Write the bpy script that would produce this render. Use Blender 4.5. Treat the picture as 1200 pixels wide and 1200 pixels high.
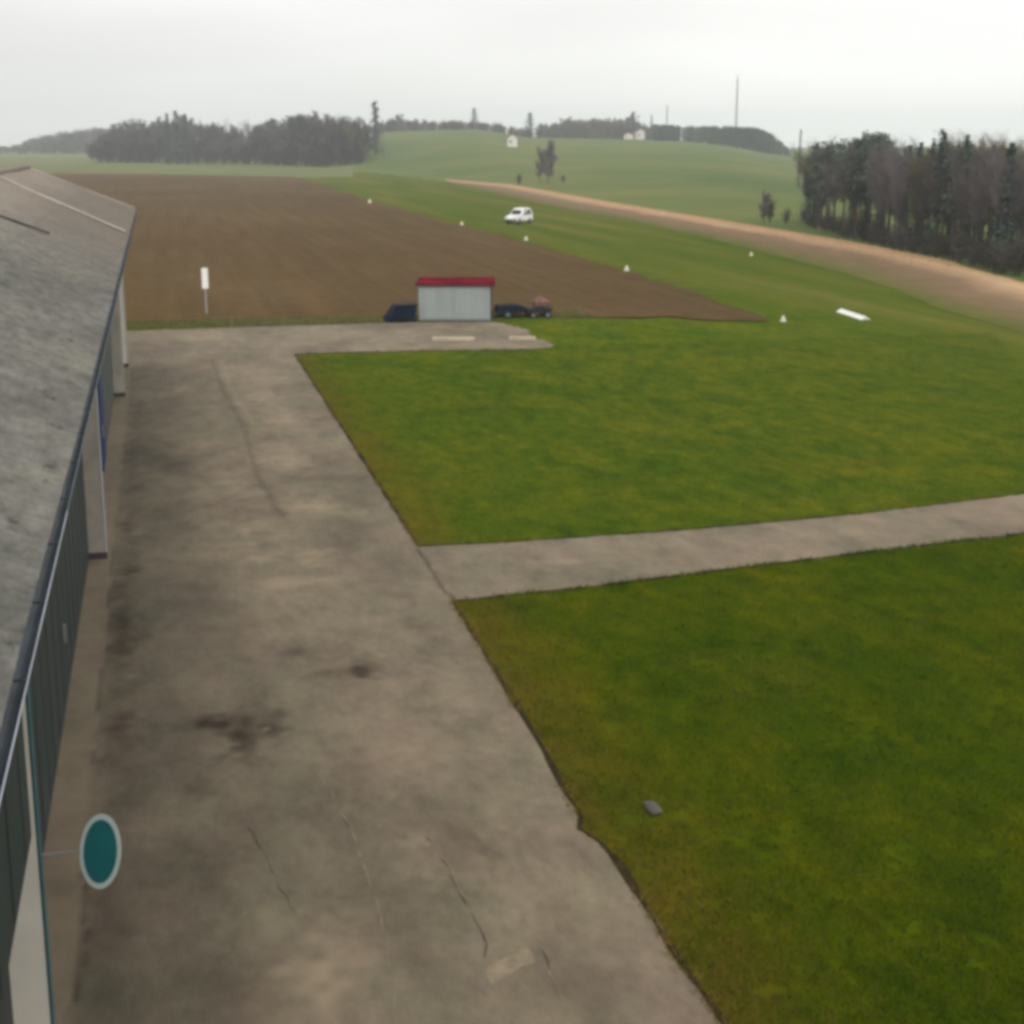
import bpy, math, random
import numpy as np

# ------------------------------------------------------------------ reset, camera, sky, sun
for o in list(bpy.data.objects):
    bpy.data.objects.remove(o, do_unlink=True)
S = bpy.context.scene
COL = S.collection
R = math.radians
rng = np.random.default_rng(7)
random.seed(7)

CAM_H, PITCH, YAW = 9.0, 13.586, 12.7787
cd = bpy.data.cameras.new('camera')
cd.sensor_width = 36.0
cd.lens = 54.0
cd.clip_start = 0.1
cd.clip_end = 12000.0
cam = bpy.data.objects.new('camera', cd)
cam.location = (0, 0, CAM_H)
cam.rotation_euler = (R(90 - PITCH), 0, R(-YAW))
COL.objects.link(cam)
S.camera = cam

SUN_EL, SUN_AZ = 40.0, 195.0       # azimuth clockwise from +Y (the way the hangar runs)
w = bpy.data.worlds.new('World')
S.world = w
w.use_nodes = True
wn, wl = w.node_tree.nodes, w.node_tree.links
wn.clear()
sky = wn.new('ShaderNodeTexSky')
sky.sky_type = 'NISHITA'
sky.sun_disc = False
sky.sun_elevation = R(SUN_EL)
sky.sun_rotation = R(SUN_AZ)
sky.air_density = 1.0
sky.dust_density = 6.0
sky.ozone_density = 1.0
hs = wn.new('ShaderNodeHueSaturation')
hs.inputs['Saturation'].default_value = 0.2
wl.new(sky.outputs[0], hs.inputs['Color'])
tc = wn.new('ShaderNodeTexCoord')
mp = wn.new('ShaderNodeMapping')
mp.inputs['Scale'].default_value = (1.0, 1.0, 5.0)
wl.new(tc.outputs['Generated'], mp.inputs[0])
nz = wn.new('ShaderNodeTexNoise')
nz.inputs['Scale'].default_value = 3.2
nz.inputs['Detail'].default_value = 4
nz.inputs['Roughness'].default_value = 0.45
wl.new(mp.outputs[0], nz.inputs['Vector'])
cr = wn.new('ShaderNodeValToRGB')     # the overcast layer: grey bellies, paler gaps
cr.color_ramp.elements[0].position = 0.33
cr.color_ramp.elements[0].color = (6.9, 6.9, 6.75, 1)
cr.color_ramp.elements[1].position = 0.68
cr.color_ramp.elements[1].color = (10.2, 10.2, 9.9, 1)
sx = wn.new('ShaderNodeVectorMath'); sx.operation = 'DOT_PRODUCT'
sx.inputs[1].default_value = (0.34, 0.0, 0.0)          # thinner cloud towards +X
wl.new(tc.outputs['Generated'], sx.inputs[0])
ad = wn.new('ShaderNodeMath'); ad.operation = 'MULTIPLY_ADD'
ad.inputs[1].default_value = 0.32
wl.new(nz.outputs['Fac'], ad.inputs[0])
wl.new(sx.outputs['Value'], ad.inputs[2])
ad2 = wn.new('ShaderNodeMath'); ad2.operation = 'ADD'; ad2.inputs[1].default_value = 0.25
wl.new(ad.outputs[0], ad2.inputs[0])
wl.new(ad2.outputs[0], cr.inputs[0])
mx = wn.new('ShaderNodeMixRGB')
mx.inputs[0].default_value = 0.86
wl.new(hs.outputs[0], mx.inputs[1])
wl.new(cr.outputs[0], mx.inputs[2])
bg = wn.new('ShaderNodeBackground')
bg.inputs['Strength'].default_value = 0.1
wl.new(mx.outputs[0], bg.inputs['Color'])
wo = wn.new('ShaderNodeOutputWorld')
wl.new(bg.outputs[0], wo.inputs['Surface'])

sd = bpy.data.lights.new('sun', 'SUN')
sd.energy = 1.2
sd.angle = R(18)
sd.color = (1.0, 0.95, 0.88)
sun = bpy.data.objects.new('sun', sd)
el, az = R(SUN_EL), R(SUN_AZ)
from mathutils import Vector, Matrix
to_sun = Vector((math.sin(az) * math.cos(el), math.cos(az) * math.cos(el), math.sin(el)))
sun.rotation_euler = to_sun.to_track_quat('Z', 'Y').to_euler()
sun.location = (-20, -30, 45)
COL.objects.link(sun)

S.view_settings.view_transform = 'Standard'
S.view_settings.look = 'None'
S.view_settings.gamma = 1.0
S.view_settings.exposure = 0.45
S.view_settings.use_curve_mapping = False
S.render.engine = 'CYCLES'
S.cycles.use_denoising = True
S.cycles.max_bounces = 6
S.cycles.volume_bounces = 1
S.cycles.pixel_filter_type = 'BLACKMAN_HARRIS'
S.cycles.filter_width = 4.0           # the soft optics of a small webcam

# ------------------------------------------------------------------ helpers
def tag(o, label=None, cat=None, group=None, kind=None):
    if label: o['label'] = label
    if cat: o['category'] = cat
    if group: o['group'] = group
    if kind: o['kind'] = kind
    return o

def empty(name, loc=(0, 0, 0), rz=0.0):
    o = bpy.data.objects.new(name, None)
    o.empty_display_size = 0.3
    o.location = loc
    o.rotation_euler = (0, 0, rz)
    COL.objects.link(o)
    return o

class MB:
    def __init__(self):
        self.v, self.f, self.m = [], [], []
    def poly(self, pts, mi=0):
        n = len(self.v)
        self.v += [tuple(p) for p in pts]
        self.f.append(tuple(range(n, n + len(pts))))
        self.m.append(mi)
    def box(self, x0, y0, z0, x1, y1, z1, mi=0):
        n = len(self.v)
        self.v += [(x, y, z) for z in (z0, z1) for x, y in ((x0, y0), (x1, y0), (x1, y1), (x0, y1))]
        for q in ((3, 2, 1, 0), (4, 5, 6, 7), (0, 1, 5, 4), (1, 2, 6, 5), (2, 3, 7, 6), (3, 0, 4, 7)):
            self.f.append(tuple(n + i for i in q)); self.m.append(mi)
    def prism(self, a, b, mi=0):
        """two same-length outlines joined into a closed solid"""
        n, k = len(self.v), len(a)
        self.v += [tuple(p) for p in a] + [tuple(p) for p in b]
        self.f.append(tuple(n + i for i in reversed(range(k)))); self.m.append(mi)
        self.f.append(tuple(n + k + i for i in range(k))); self.m.append(mi)
        for i in range(k):
            j = (i + 1) % k
            self.f.append((n + i, n + j, n + k + j, n + k + i)); self.m.append(mi)
    def tube(self, p0, p1, r0, r1, seg=6, mi=0, cap=True):
        p0, p1 = Vector(p0), Vector(p1)
        d = (p1 - p0)
        if d.length < 1e-6: return
        d.normalize()
        s = d.orthogonal().normalized()
        t = d.cross(s)
        A = [p0 + (s * math.cos(2 * math.pi * i / seg) + t * math.sin(2 * math.pi * i / seg)) * r0 for i in range(seg)]
        B = [p1 + (s * math.cos(2 * math.pi * i / seg) + t * math.sin(2 * math.pi * i / seg)) * r1 for i in range(seg)]
        if cap: self.prism(A, B, mi)
        else:
            n = len(self.v)
            self.v += [tuple(q) for q in A + B]
            for i in range(seg):
                j = (i + 1) % seg
                self.f.append((n + i, n + j, n + seg + j, n + seg + i)); self.m.append(mi)
    def mesh(self, name, mats, smooth=False):
        me = bpy.data.meshes.new(name)
        me.from_pydata(self.v, [], self.f)
        for m in (mats if isinstance(mats, (list, tuple)) else [mats]):
            me.materials.append(m)
        me.polygons.foreach_set('material_index', self.m)
        if smooth:
            me.polygons.foreach_set('use_smooth', [True] * len(self.f))
        me.update()
        return me
    def build(self, name, mats, parent=None, bevel=0.0, smooth=False):
        o = bpy.data.objects.new(name, self.mesh(name, mats, smooth))
        COL.objects.link(o)
        if parent: o.parent = parent
        if bevel:
            b = o.modifiers.new('bevel', 'BEVEL')
            b.width = bevel; b.segments = 2; b.limit_method = 'ANGLE'
        return o

def raw_mesh(name, v, f, mats, smooth=False):
    """v (n,3), f (m,k) numpy, all faces of k corners"""
    me = bpy.data.meshes.new(name)
    k = f.shape[1]
    me.vertices.add(len(v)); me.vertices.foreach_set('co', np.ascontiguousarray(v, np.float32).ravel())
    me.loops.add(f.size); me.loops.foreach_set('vertex_index', np.ascontiguousarray(f, np.int32).ravel())
    me.polygons.add(len(f))
    me.polygons.foreach_set('loop_start', np.arange(len(f), dtype=np.int32) * k)
    me.polygons.foreach_set('loop_total', np.full(len(f), k, np.int32))
    for m in (mats if isinstance(mats, (list, tuple)) else [mats]):
        me.materials.append(m)
    if smooth: me.polygons.foreach_set('use_smooth', np.ones(len(f), bool))
    me.update(calc_edges=True)
    me.validate()
    return me

def link(name, me, parent=None, loc=None):
    o = bpy.data.objects.new(name, me)
    COL.objects.link(o)
    if parent: o.parent = parent
    if loc: o.location = loc
    return o

def copy_tree(o, parent=None):
    c = o.copy(); COL.objects.link(c)
    if parent: c.parent = parent
    for ch in list(o.children): copy_tree(ch, c)
    return c

# ------------------------------------------------------------------ materials
class NT:
    """small node-tree writer"""
    def __init__(self, name, rough=0.9, spec=0.2):
        self.mat = bpy.data.materials.new(name)
        self.mat.use_nodes = True
        self.n, self.l = self.mat.node_tree.nodes, self.mat.node_tree.links
        self.p = self.n['Principled BSDF']
        self.p.inputs['Roughness'].default_value = rough
        self.p.inputs['Specular IOR Level'].default_value = spec
        self.tc = self.n.new('ShaderNodeTexCoord')
    def noise(self, scale, detail=4, rough=0.55, stretch=None, off=0.0, dist=0.0):
        m = self.n.new('ShaderNodeMapping')
        m.inputs['Location'].default_value = (off, off * 1.7, off * 0.3)
        if stretch: m.inputs['Scale'].default_value = stretch
        self.l.new(self.tc.outputs['Object'], m.inputs[0])
        t = self.n.new('ShaderNodeTexNoise')
        t.inputs['Scale'].default_value = scale
        t.inputs['Detail'].default_value = detail
        t.inputs['Roughness'].default_value = rough
        t.inputs['Distortion'].default_value = dist
        self.l.new(m.outputs[0], t.inputs['Vector'])
        return t.outputs['Fac']
    def ramp(self, fac, stops):
        r = self.n.new('ShaderNodeValToRGB')
        e = r.color_ramp.elements
        while len(e) < len(stops): e.new(0.5)
        for i, (p, c) in enumerate(stops):
            e[i].position = p
            e[i].color = (*c, 1) if isinstance(c, tuple) else (c, c, c, 1)
        self.l.new(fac, r.inputs[0])
        return r.outputs[0]
    def mix(self, fac, a, b, mode='MIX'):
        m = self.n.new('ShaderNodeMixRGB')
        m.blend_type = mode
        for k, v in enumerate((fac, a, b)):
            sock = m.inputs[k]
            if isinstance(v, (int, float)): sock.default_value = v if k == 0 else (v, v, v, 1)
            elif isinstance(v, tuple): sock.default_value = (*v, 1)
            else: self.l.new(v, sock)
        return m.outputs[0]
    def attr(self, name):
        a = self.n.new('ShaderNodeAttribute'); a.attribute_name = name
        return a.outputs['Fac']
    def math(self, op, a, b=0.0, c=None, clamp=False):
        m = self.n.new('ShaderNodeMath'); m.operation = op; m.use_clamp = clamp
        for i, v in enumerate((a, b, c)):
            if v is None: continue
            if isinstance(v, (int, float)): m.inputs[i].default_value = v
            else: self.l.new(v, m.inputs[i])
        return m.outputs[0]
    def axis(self, ax):
        s = self.n.new('ShaderNodeSeparateXYZ')
        self.l.new(self.tc.outputs['Object'], s.inputs[0])
        return s.outputs[ax]
    def obj_random(self):
        return self.n.new('ShaderNodeObjectInfo').outputs['Random']
    def island(self):
        return self.n.new('ShaderNodeNewGeometry').outputs['Random Per Island']
    def color(self, c):
        if isinstance(c, tuple): self.p.inputs['Base Color'].default_value = (*c, 1)
        else: self.l.new(c, self.p.inputs['Base Color'])
    def bump(self, h, strength=0.4, dist=0.02):
        b = self.n.new('ShaderNodeBump')
        b.inputs['Strength'].default_value = strength
        b.inputs['Distance'].default_value = dist
        self.l.new(h, b.inputs['Height'])
        self.l.new(b.outputs[0], self.p.inputs['Normal'])

def plain(name, c, var=0.25, scale=3.0, rough=0.7, spec=0.3, metal=0.0, stretch=None):
    t = NT(name, rough, spec)
    t.p.inputs['Metallic'].default_value = metal
    n = t.noise(scale, 5, 0.6, stretch)
    lo = tuple(x * (1 - var) for x in c); hi = tuple(min(1, x * (1 + var)) for x in c)
    t.color(t.ramp(n, [(0.3, lo), (0.7, hi)]))
    return t.mat

# grass of the airfield
def turf(t):
    """mottled turf colours shared by the ground sheet and the blades that stand on it"""
    big = t.noise(0.07, 3, 0.5)
    mid = t.noise(0.62, 5, 0.65, (1, 0.5, 1), off=3, dist=0.5)
    fin = t.noise(2.3, 4, 0.65, (1, 0.45, 1), off=9)
    c = t.ramp(mid, [(0.30, (0.022, 0.050, 0.0015)), (0.45, (0.045, 0.076, 0.002)), (0.58, (0.070, 0.088, 0.002)), (0.74, (0.094, 0.093, 0.003))])
    c = t.mix(0.35, c, t.ramp(big, [(0.3, (0.048, 0.076, 0.002)), (0.7, (0.085, 0.096, 0.005))]))
    c = t.mix(0.85, c, t.ramp(fin, [(0.28, (0.55, 0.68, 0.6)), (0.5, (1.0, 1.0, 1.0)), (0.72, (1.5, 1.25, 1.3))]), 'MULTIPLY')
    patch = t.noise(0.26, 4, 0.6, off=52)     # moss-dark and strawy areas, metres across
    c = t.mix(0.5, c, t.ramp(patch, [(0.34, (0.62, 0.86, 0.7)), (0.5, (1.0, 1.0, 1.0)), (0.68, (1.36, 1.12, 1.2))]), 'MULTIPLY')
    # the lawn nearest the camera is denser and darker than the ones beyond the taxiway
    lawn = t.math('MULTIPLY', t.math('SUBTRACT', t.math('ADD', 31.5, t.math('MULTIPLY', mid, 1.0)), t.axis('Y')), 0.8, clamp=True)
    return t.mix(lawn, t.mix(1.0, c, (1.20, 1.22, 2.2), 'MULTIPLY'), t.mix(1.0, c, (0.86, 0.90, 0.45), 'MULTIPLY'))
def grass_material():
    t = NT('grass', 1.0, 0.0)
    fine = t.noise(5.0, 5, 0.7, off=9)
    c = turf(t)
    c = t.mix(0.5, c, t.ramp(fine, [(0.3, 0.6), (0.7, 1.35)]), 'MULTIPLY')
    # dry yellow-brown margin along the apron's edge, patchy
    x, y = t.axis('X'), t.axis('Y')
    edge = t.math('SUBTRACT', 1.0, t.math('DIVIDE', t.math('SUBTRACT', x, 5.3), 1.9), clamp=True)
    patch = t.ramp(t.noise(0.8, 4, 0.6, off=21), [(0.38, 0.0), (0.66, 1.0)])
    dry = t.math('MULTIPLY', t.math('MULTIPLY', t.math('MULTIPLY', edge, t.math('LESS_THAN', y, 66.0)), t.math('GREATER_THAN', x, 5.0)), t.math('ADD', t.math('MULTIPLY', patch, 0.65), 0.25))
    c = t.mix(dry, c, (0.115, 0.072, 0.010))
    # scattered straw-coloured patches
    s_ = t.ramp(t.noise(0.23, 6, 0.65, off=40), [(0.58, 0.0), (0.74, 0.5)])
    c = t.mix(s_, c, (0.12, 0.090, 0.014))
    # the runway is mown shorter and paler, with faint lengthwise swaths
    rw = t.math('MULTIPLY', t.math('DIVIDE', t.math('SUBTRACT', x, 25.0), 14.0, clamp=True), 0.8)
    sw = t.ramp(t.noise(0.30, 4, 0.6, (1.0, 0.06, 1), off=14), [(0.35, (0.060, 0.095, 0.010)), (0.5, (0.092, 0.108, 0.016)), (0.68, (0.150, 0.130, 0.034))])
    c = t.mix(rw, c, sw)
    t.color(c)
    t.bump(fine, 0.6, 0.08)
    return t.mat
def blade_material():
    t = NT('grass_blades', 1.0, 0.0)
    c = t.mix(1.0, turf(t), t.ramp(t.island(), [(0.0, 0.75), (1.0, 1.45)]), 'MULTIPLY')
    t.color(c)
    return t.mat

def meadow_material():
    t = NT('meadow', 0.95, 0.1)
    a = t.noise(0.02, 5, 0.62, (1, 0.6, 1))
    b = t.noise(0.08, 5, 0.6, off=5)
    c = t.ramp(a, [(0.32, (0.062, 0.100, 0.018)), (0.5, (0.090, 0.120, 0.022)), (0.68, (0.135, 0.138, 0.026))])
    c = t.mix(0.4, c, t.ramp(b, [(0.3, 0.65), (0.7, 1.3)]), 'MULTIPLY')
    t.color(c)
    return t.mat

def crop_material():
    t = NT('winter_crop', 0.95, 0.1)
    a = t.noise(0.02, 5, 0.6)
    t.color(t.ramp(a, [(0.3, (0.090, 0.118, 0.030)), (0.7, (0.140, 0.150, 0.042))]))
    return t.mat

def soil_material():
    t = NT('ploughed_soil', 1.0, 0.05)
    a = t.noise(0.03, 5, 0.6, (1, 0.5, 1))
    b = t.noise(1.2, 6, 0.7, off=4)
    f = t.noise(0.9, 3, 0.6, (1.0, 0.04, 1.0), off=8)
    c = t.ramp(a, [(0.3, (0.074, 0.044, 0.014)), (0.55, (0.098, 0.059, 0.021)), (0.75, (0.116, 0.076, 0.036))])
    c = t.mix(0.55, c, t.ramp(b, [(0.3, 0.6), (0.7, 1.35)]), 'MULTIPLY')
    c = t.mix(0.45, c, t.ramp(f, [(0.35, 0.7), (0.65, 1.25)]), 'MULTIPLY')
    g = t.ramp(t.noise(0.07, 6, 0.7, off=30), [(0.62, 0.0), (0.78, 0.4)])
    c = t.mix(g, c, (0.085, 0.085, 0.022))
    t.color(c)
    t.bump(b, 0.8, 0.12)
    return t.mat

def strip_material():
    t = NT('stubble', 1.0, 0.05)
    s = t.attr('across')
    wob = t.noise(0.12, 5, 0.65, (1, 0.5, 1))
    s = t.math('ADD', s, t.math('MULTIPLY', t.math('SUBTRACT', wob, 0.5), 0.42))
    c = t.ramp(s, [(0.04, (0.095, 0.105, 0.020)), (0.24, (0.150, 0.110, 0.050)), (0.55, (0.200, 0.130, 0.078)),
                   (0.68, (0.33, 0.215, 0.125)), (0.87, (0.47, 0.315, 0.185)), (0.99, (0.30, 0.20, 0.09))])
    f = t.noise(1.1, 6, 0.7, (1, 0.2, 1), off=6)
    c = t.mix(0.5, c, t.ramp(f, [(0.3, 0.65), (0.7, 1.3)]), 'MULTIPLY')
    t.color(c)
    t.bump(f, 0.5, 0.1)
    return t.mat

def apron_material():
    t = NT('weathered_concrete', 0.9, 0.2)
    big = t.noise(0.34, 5, 0.6, (1, 0.55, 1))
    mid = t.noise(1.5, 6, 0.68, (1, 0.5, 1), off=5, dist=0.3)
    fine = t.noise(8.0, 6, 0.72, (1, 0.5, 1), off=11)
    hue = t.noise(0.9, 4, 0.6, (1, 0.6, 1), off=17)
    c = t.ramp(big, [(0.3, (0.120, 0.097, 0.068)), (0.5, (0.166, 0.133, 0.094)), (0.7, (0.210, 0.167, 0.116))])
    c = t.mix(0.75, c, t.ramp(mid, [(0.28, 0.62), (0.5, 1.0), (0.72, 1.34)]), 'MULTIPLY')
    c = t.mix(0.6, c, t.ramp(hue, [(0.32, (0.90, 1.02, 0.92)), (0.68, (1.08, 0.98, 1.0))]), 'MULTIPLY')
    c = t.mix(0.6, c, t.ramp(fine, [(0.25, 0.70), (0.75, 1.28)]), 'MULTIPLY')
    dk = t.attr('stain')
    brk = t.ramp(t.noise(2.6, 5, 0.65, (1, 0.6, 1), off=23), [(0.3, 0.6), (0.6, 1.0)])
    c = t.mix(t.math('MULTIPLY', dk, brk), c, (0.036, 0.024, 0.013))
    lt = t.attr('pale')
    brk2 = t.ramp(t.noise(1.7, 5, 0.6, off=31), [(0.3, 0.5), (0.6, 1.0)])
    c = t.mix(t.math('MULTIPLY', lt, brk2), c, (0.305, 0.240, 0.160))
    t.color(c)
    t.bump(fine, 0.3, 0.015)
    return t.mat

def roof_material():
    t = NT('fibre_cement', 0.9, 0.2)
    a = t.noise(0.5, 5, 0.6, (1, 0.5, 1))
    l = t.noise(5.0, 6, 0.75, (1, 0.45, 1), off=5)
    s = t.noise(1.1, 5, 0.6, (0.6, 0.6, 1), off=12)
    c = t.ramp(a, [(0.3, (0.155, 0.150, 0.132)), (0.5, (0.215, 0.207, 0.185)), (0.72, (0.262, 0.245, 0.205))])
    c = t.mix(0.8, c, t.ramp(l, [(0.3, 0.42), (0.5, 0.95), (0.72, 1.5)]), 'MULTIPLY')
    c = t.mix(0.4, c, t.ramp(s, [(0.3, 0.7), (0.7, 1.25)]), 'MULTIPLY')
    blk = t.ramp(t.noise(3.6, 4, 0.7, (1, 0.5, 1), off=33), [(0.60, 0.0), (0.70, 0.8)])
    c = t.mix(blk, c, (0.045, 0.046, 0.040))
    # the far third of the roof carries older, browner sheets, in uneven bays
    y = t.axis('Y')
    far = t.math('MULTIPLY', t.math('DIVIDE', t.math('SUBTRACT', y, 26.0), 20.0, clamp=True), t.math('ADD', 0.35, t.math('MULTIPLY', a, 0.55)))
    c = t.mix(far, c, (0.245, 0.190, 0.150))
    t.color(c)
    t.bump(l, 0.35, 0.02)
    return t.mat

def foliage(name, lo, hi, obj_var=0.25):
    t = NT(name, 0.9, 0.1)
    c = t.ramp(t.island(), [(0.0, lo), (1.0, hi)])
    c = t.mix(1.0, c, t.ramp(t.obj_random(), [(0.0, 1 - obj_var), (1.0, 1 + obj_var)]), 'MULTIPLY')
    t.color(c)
    return t.mat

M = dict(
    grass=grass_material(), meadow=meadow_material(), crop=crop_material(), soil=soil_material(),
    stubble=strip_material(), apron=apron_material(), roof=roof_material(),
    earth=plain('bare_earth', (0.030, 0.022, 0.010), 0.4, 3.0, 1.0, 0.05),
    wall=plain('render_wall', (0.20, 0.19, 0.165), 0.2, 1.5, 0.9),
    pier=plain('pier_render', (0.46, 0.41, 0.35), 0.18, 1.6, 0.9),
    pier_white=plain('white_paint', (0.86, 0.80, 0.70), 0.06, 2.0, 0.7),
    pier_edge=plain('corner_strip_paint', (0.42, 0.43, 0.44), 0.1, 2.0, 0.6),
    teal_edge=plain('corner_strip_teal', (0.035, 0.110, 0.125), 0.2, 2.0, 0.6),
    door=plain('door_dark_green', (0.022, 0.034, 0.032), 0.3, 1.2, 0.6, stretch=(1, 1, 0.2)),
    door_grey=plain('door_grey_green', (0.075, 0.088, 0.078), 0.25, 1.2, 0.6),
    door_blue=plain('door_blue', (0.014, 0.030, 0.145), 0.2, 1.5, 0.5),
    gutter=plain('gutter_zinc', (0.125, 0.155, 0.185), 0.25, 1.5, 0.55, 0.4),
    lip=plain('gutter_lip_bright', (0.40, 0.42, 0.50), 0.2, 1.0, 0.4, 0.5),
    dark=plain('dark_metal', (0.03, 0.03, 0.03), 0.3, 3, 0.6),
    teal=plain('sign_teal', (0.002, 0.125, 0.140), 0.1, 2.0, 0.5),
    rim=plain('sign_rim', (0.52, 0.62, 0.58), 0.06, 3.0, 0.5),
    steel=plain('galvanised', (0.30, 0.31, 0.31), 0.2, 4.0, 0.5),
    white=plain('white_board', (0.80, 0.80, 0.76), 0.06, 3.0, 0.6),
    cream=plain('marker_white', (0.55, 0.52, 0.42), 0.1, 2.0, 0.7),
    hut=plain('hut_sheet', (0.255, 0.285, 0.285), 0.1, 1.2, 0.6, stretch=(3, 1, 0.3)),
    hut_side=plain('hut_side', (0.035, 0.022, 0.028), 0.2, 2, 0.8),
    red=plain('red_roof', (0.125, 0.008, 0.016), 0.5, 1.3, 0.95, 0.0),
    tarp=plain('dark_blue_tarpaulin', (0.004, 0.010, 0.024), 0.5, 1.5, 0.8, 0.05),
    black=plain('black_rubber', (0.010, 0.010, 0.012), 0.3, 4, 0.8),
    bundle=plain('reddish_bundle', (0.17, 0.085, 0.07), 0.3, 3, 0.9),
    slab=plain('pale_slab', (0.40, 0.335, 0.24), 0.15, 2.0, 0.9),
    stone=plain('grey_stone', (0.085, 0.075, 0.07), 0.3, 6.0, 0.9),
    paint=plain('car_white', (0.80, 0.80, 0.78), 0.03, 1.0, 0.25, 0.5),
    glass=plain('car_glass', (0.015, 0.02, 0.02), 0.2, 1.0, 0.1, 0.5),
    lamp=plain('lamp_glass', (0.55, 0.55, 0.52), 0.1, 1.0, 0.2, 0.5),
    house=plain('house_render', (0.62, 0.60, 0.54), 0.05, 0.6, 0.9),
    tile=plain('roof_tile', (0.17, 0.085, 0.060), 0.2, 1.5, 0.9),
    mast=plain('mast_steel', (0.11, 0.11, 0.12), 0.1, 1.0, 0.6),
    bark=plain('bark', (0.050, 0.040, 0.034), 0.4, 3.0, 0.95, stretch=(1, 1, 0.2)),
    bark_pine=plain('bark_pine', (0.085, 0.052, 0.034), 0.4, 3.0, 0.95, stretch=(1, 1, 0.2)),
    twig=foliage('twigs_purple_brown', (0.078, 0.066, 0.074), (0.170, 0.145, 0.146)),
    twig_pale=foliage('twigs_pale_buds', (0.085, 0.085, 0.045), (0.175, 0.160, 0.090)),
    needle=foliage('needles_dark_green', (0.028, 0.054, 0.048), (0.082, 0.125, 0.105)),
    needle_pine=foliage('needles_pine', (0.042, 0.062, 0.054), (0.110, 0.136, 0.108)),
    bush=foliage('bush_leaf', (0.045, 0.040, 0.034), (0.095, 0.080, 0.066)),
    blade=blade_material(),
    blade_dry=foliage('dry_grass_blades', (0.070, 0.058, 0.006), (0.165, 0.115, 0.022)),
    verge=foliage('verge_blades', (0.060, 0.064, 0.014), (0.165, 0.155, 0.055)),
    straw=foliage('straw_blades', (0.30, 0.20, 0.11), (0.50, 0.345, 0.21)),
)

# ------------------------------------------------------------------ terrain
YR, PR = R(YAW), R(PITCH)
def bearing_px(x, y):
    """bearing from the mast foot, on the scale used in the survey notes below"""
    a = np.arctan2(x, y) - YR
    a = np.clip(a, -1.3, 1.3)
    return 600 + 1800 * np.tan(a) / math.cos(PR)
B_ = [300, 380, 420, 450, 560, 620, 700, 800, 860, 900, 940, 1000, 1250]
CREST = [0, 0, 8, 14.5, 15.5, 11.0, 10.5, 9.5, 6.5, 3.0, 0.5, 0, 0]
B0 = [300, 450, 525, 600, 700, 800, 900, 1000, 1250]
FOOT = [520, 480, 400, 355, 285, 235, 205, 185, 170]
def terrain(x, y):
    x, y = np.asarray(x, float), np.asarray(y, float)
    b = bearing_px(x, y)
    D = np.hypot(x, y)
    zr = np.interp(b, B_, CREST); d0 = np.interp(b, B0, FOOT)
    t = np.clip((D - d0) / (860 - d0), 0, 1)
    z = zr * t * (1.25 - 0.25 * t)
    z = np.where(D > 860, zr - (D - 860) * 0.012 * np.clip(zr / 8, 0, 1), z)
    front = (y > 0) & (b < 1250)
    return np.where(front, z, 0.0), D - d0, b, zr

th = np.concatenate([np.radians(np.arange(-178, -24, 7.0)), np.radians(np.arange(-24, 60, 0.5)), np.radians(np.arange(60, 180, 7.0))])
rr = np.concatenate([[2.0, 6.0], np.geomspace(12, 80, 22), np.linspace(86, 520, 150), np.geomspace(535, 2500, 46)])
TH, RR = np.meshgrid(th, rr)
gx, gy = RR * np.sin(TH), RR * np.cos(TH)
gz, gd, gb, gzr = terrain(gx, gy)
nv, nh = gx.shape
verts = np.stack([gx.ravel(), gy.ravel(), gz.ravel()], 1)
i, j = np.meshgrid(np.arange(nv - 1), np.arange(nh), indexing='ij')
j2 = (j + 1) % nh
quads = np.stack([i * nh + j, (i + 1) * nh + j, (i + 1) * nh + j2, i * nh + j2], -1).reshape(-1, 4)[:, ::-1]
n0 = len(verts)
verts = np.vstack([verts, [[0, 0, 0]]])
me = bpy.data.meshes.new('ground')
hub = [(n0, (k + 1) % nh, k) for k in range(nh)]
me.from_pydata(verts.tolist(), [], quads.tolist() + hub)
for k in ('grass', 'meadow', 'crop'): me.materials.append(M[k])
cx, cy = verts[quads].mean(1)[:, 0], verts[quads].mean(1)[:, 1]
_, qd, qb, qz = terrain(cx, cy)
mi = np.zeros(len(me.polygons), int)
q = np.zeros(len(quads), int)
sd_mid = np.interp(qb, [380, 450, 525, 545, 600, 700, 800, 900, 1000, 1100, 1200], [520, 440, 352, 330, 300, 222, 180, 150, 128, 110, 97])
q[(np.hypot(cx, cy) > sd_mid) & (qb > 400) & (cy > 40)] = 1
q[(cy > 400) & (qb < 408)] = 2
mi[:len(quads)] = q
me.polygons.foreach_set('material_index', mi)
me.polygons.foreach_set('use_smooth', [True] * len(me.polygons))
me.update()
tag(link('ground', me), 'wide green airfield grass running out to distant meadows', kind='structure')

# ---- flat sheets
def fan(name, pts, z, mat, label):
    m = MB(); m.poly([(x, y, z) for x, y in pts])
    o = m.build(name, mat)
    return tag(o, label, kind='structure')

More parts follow.
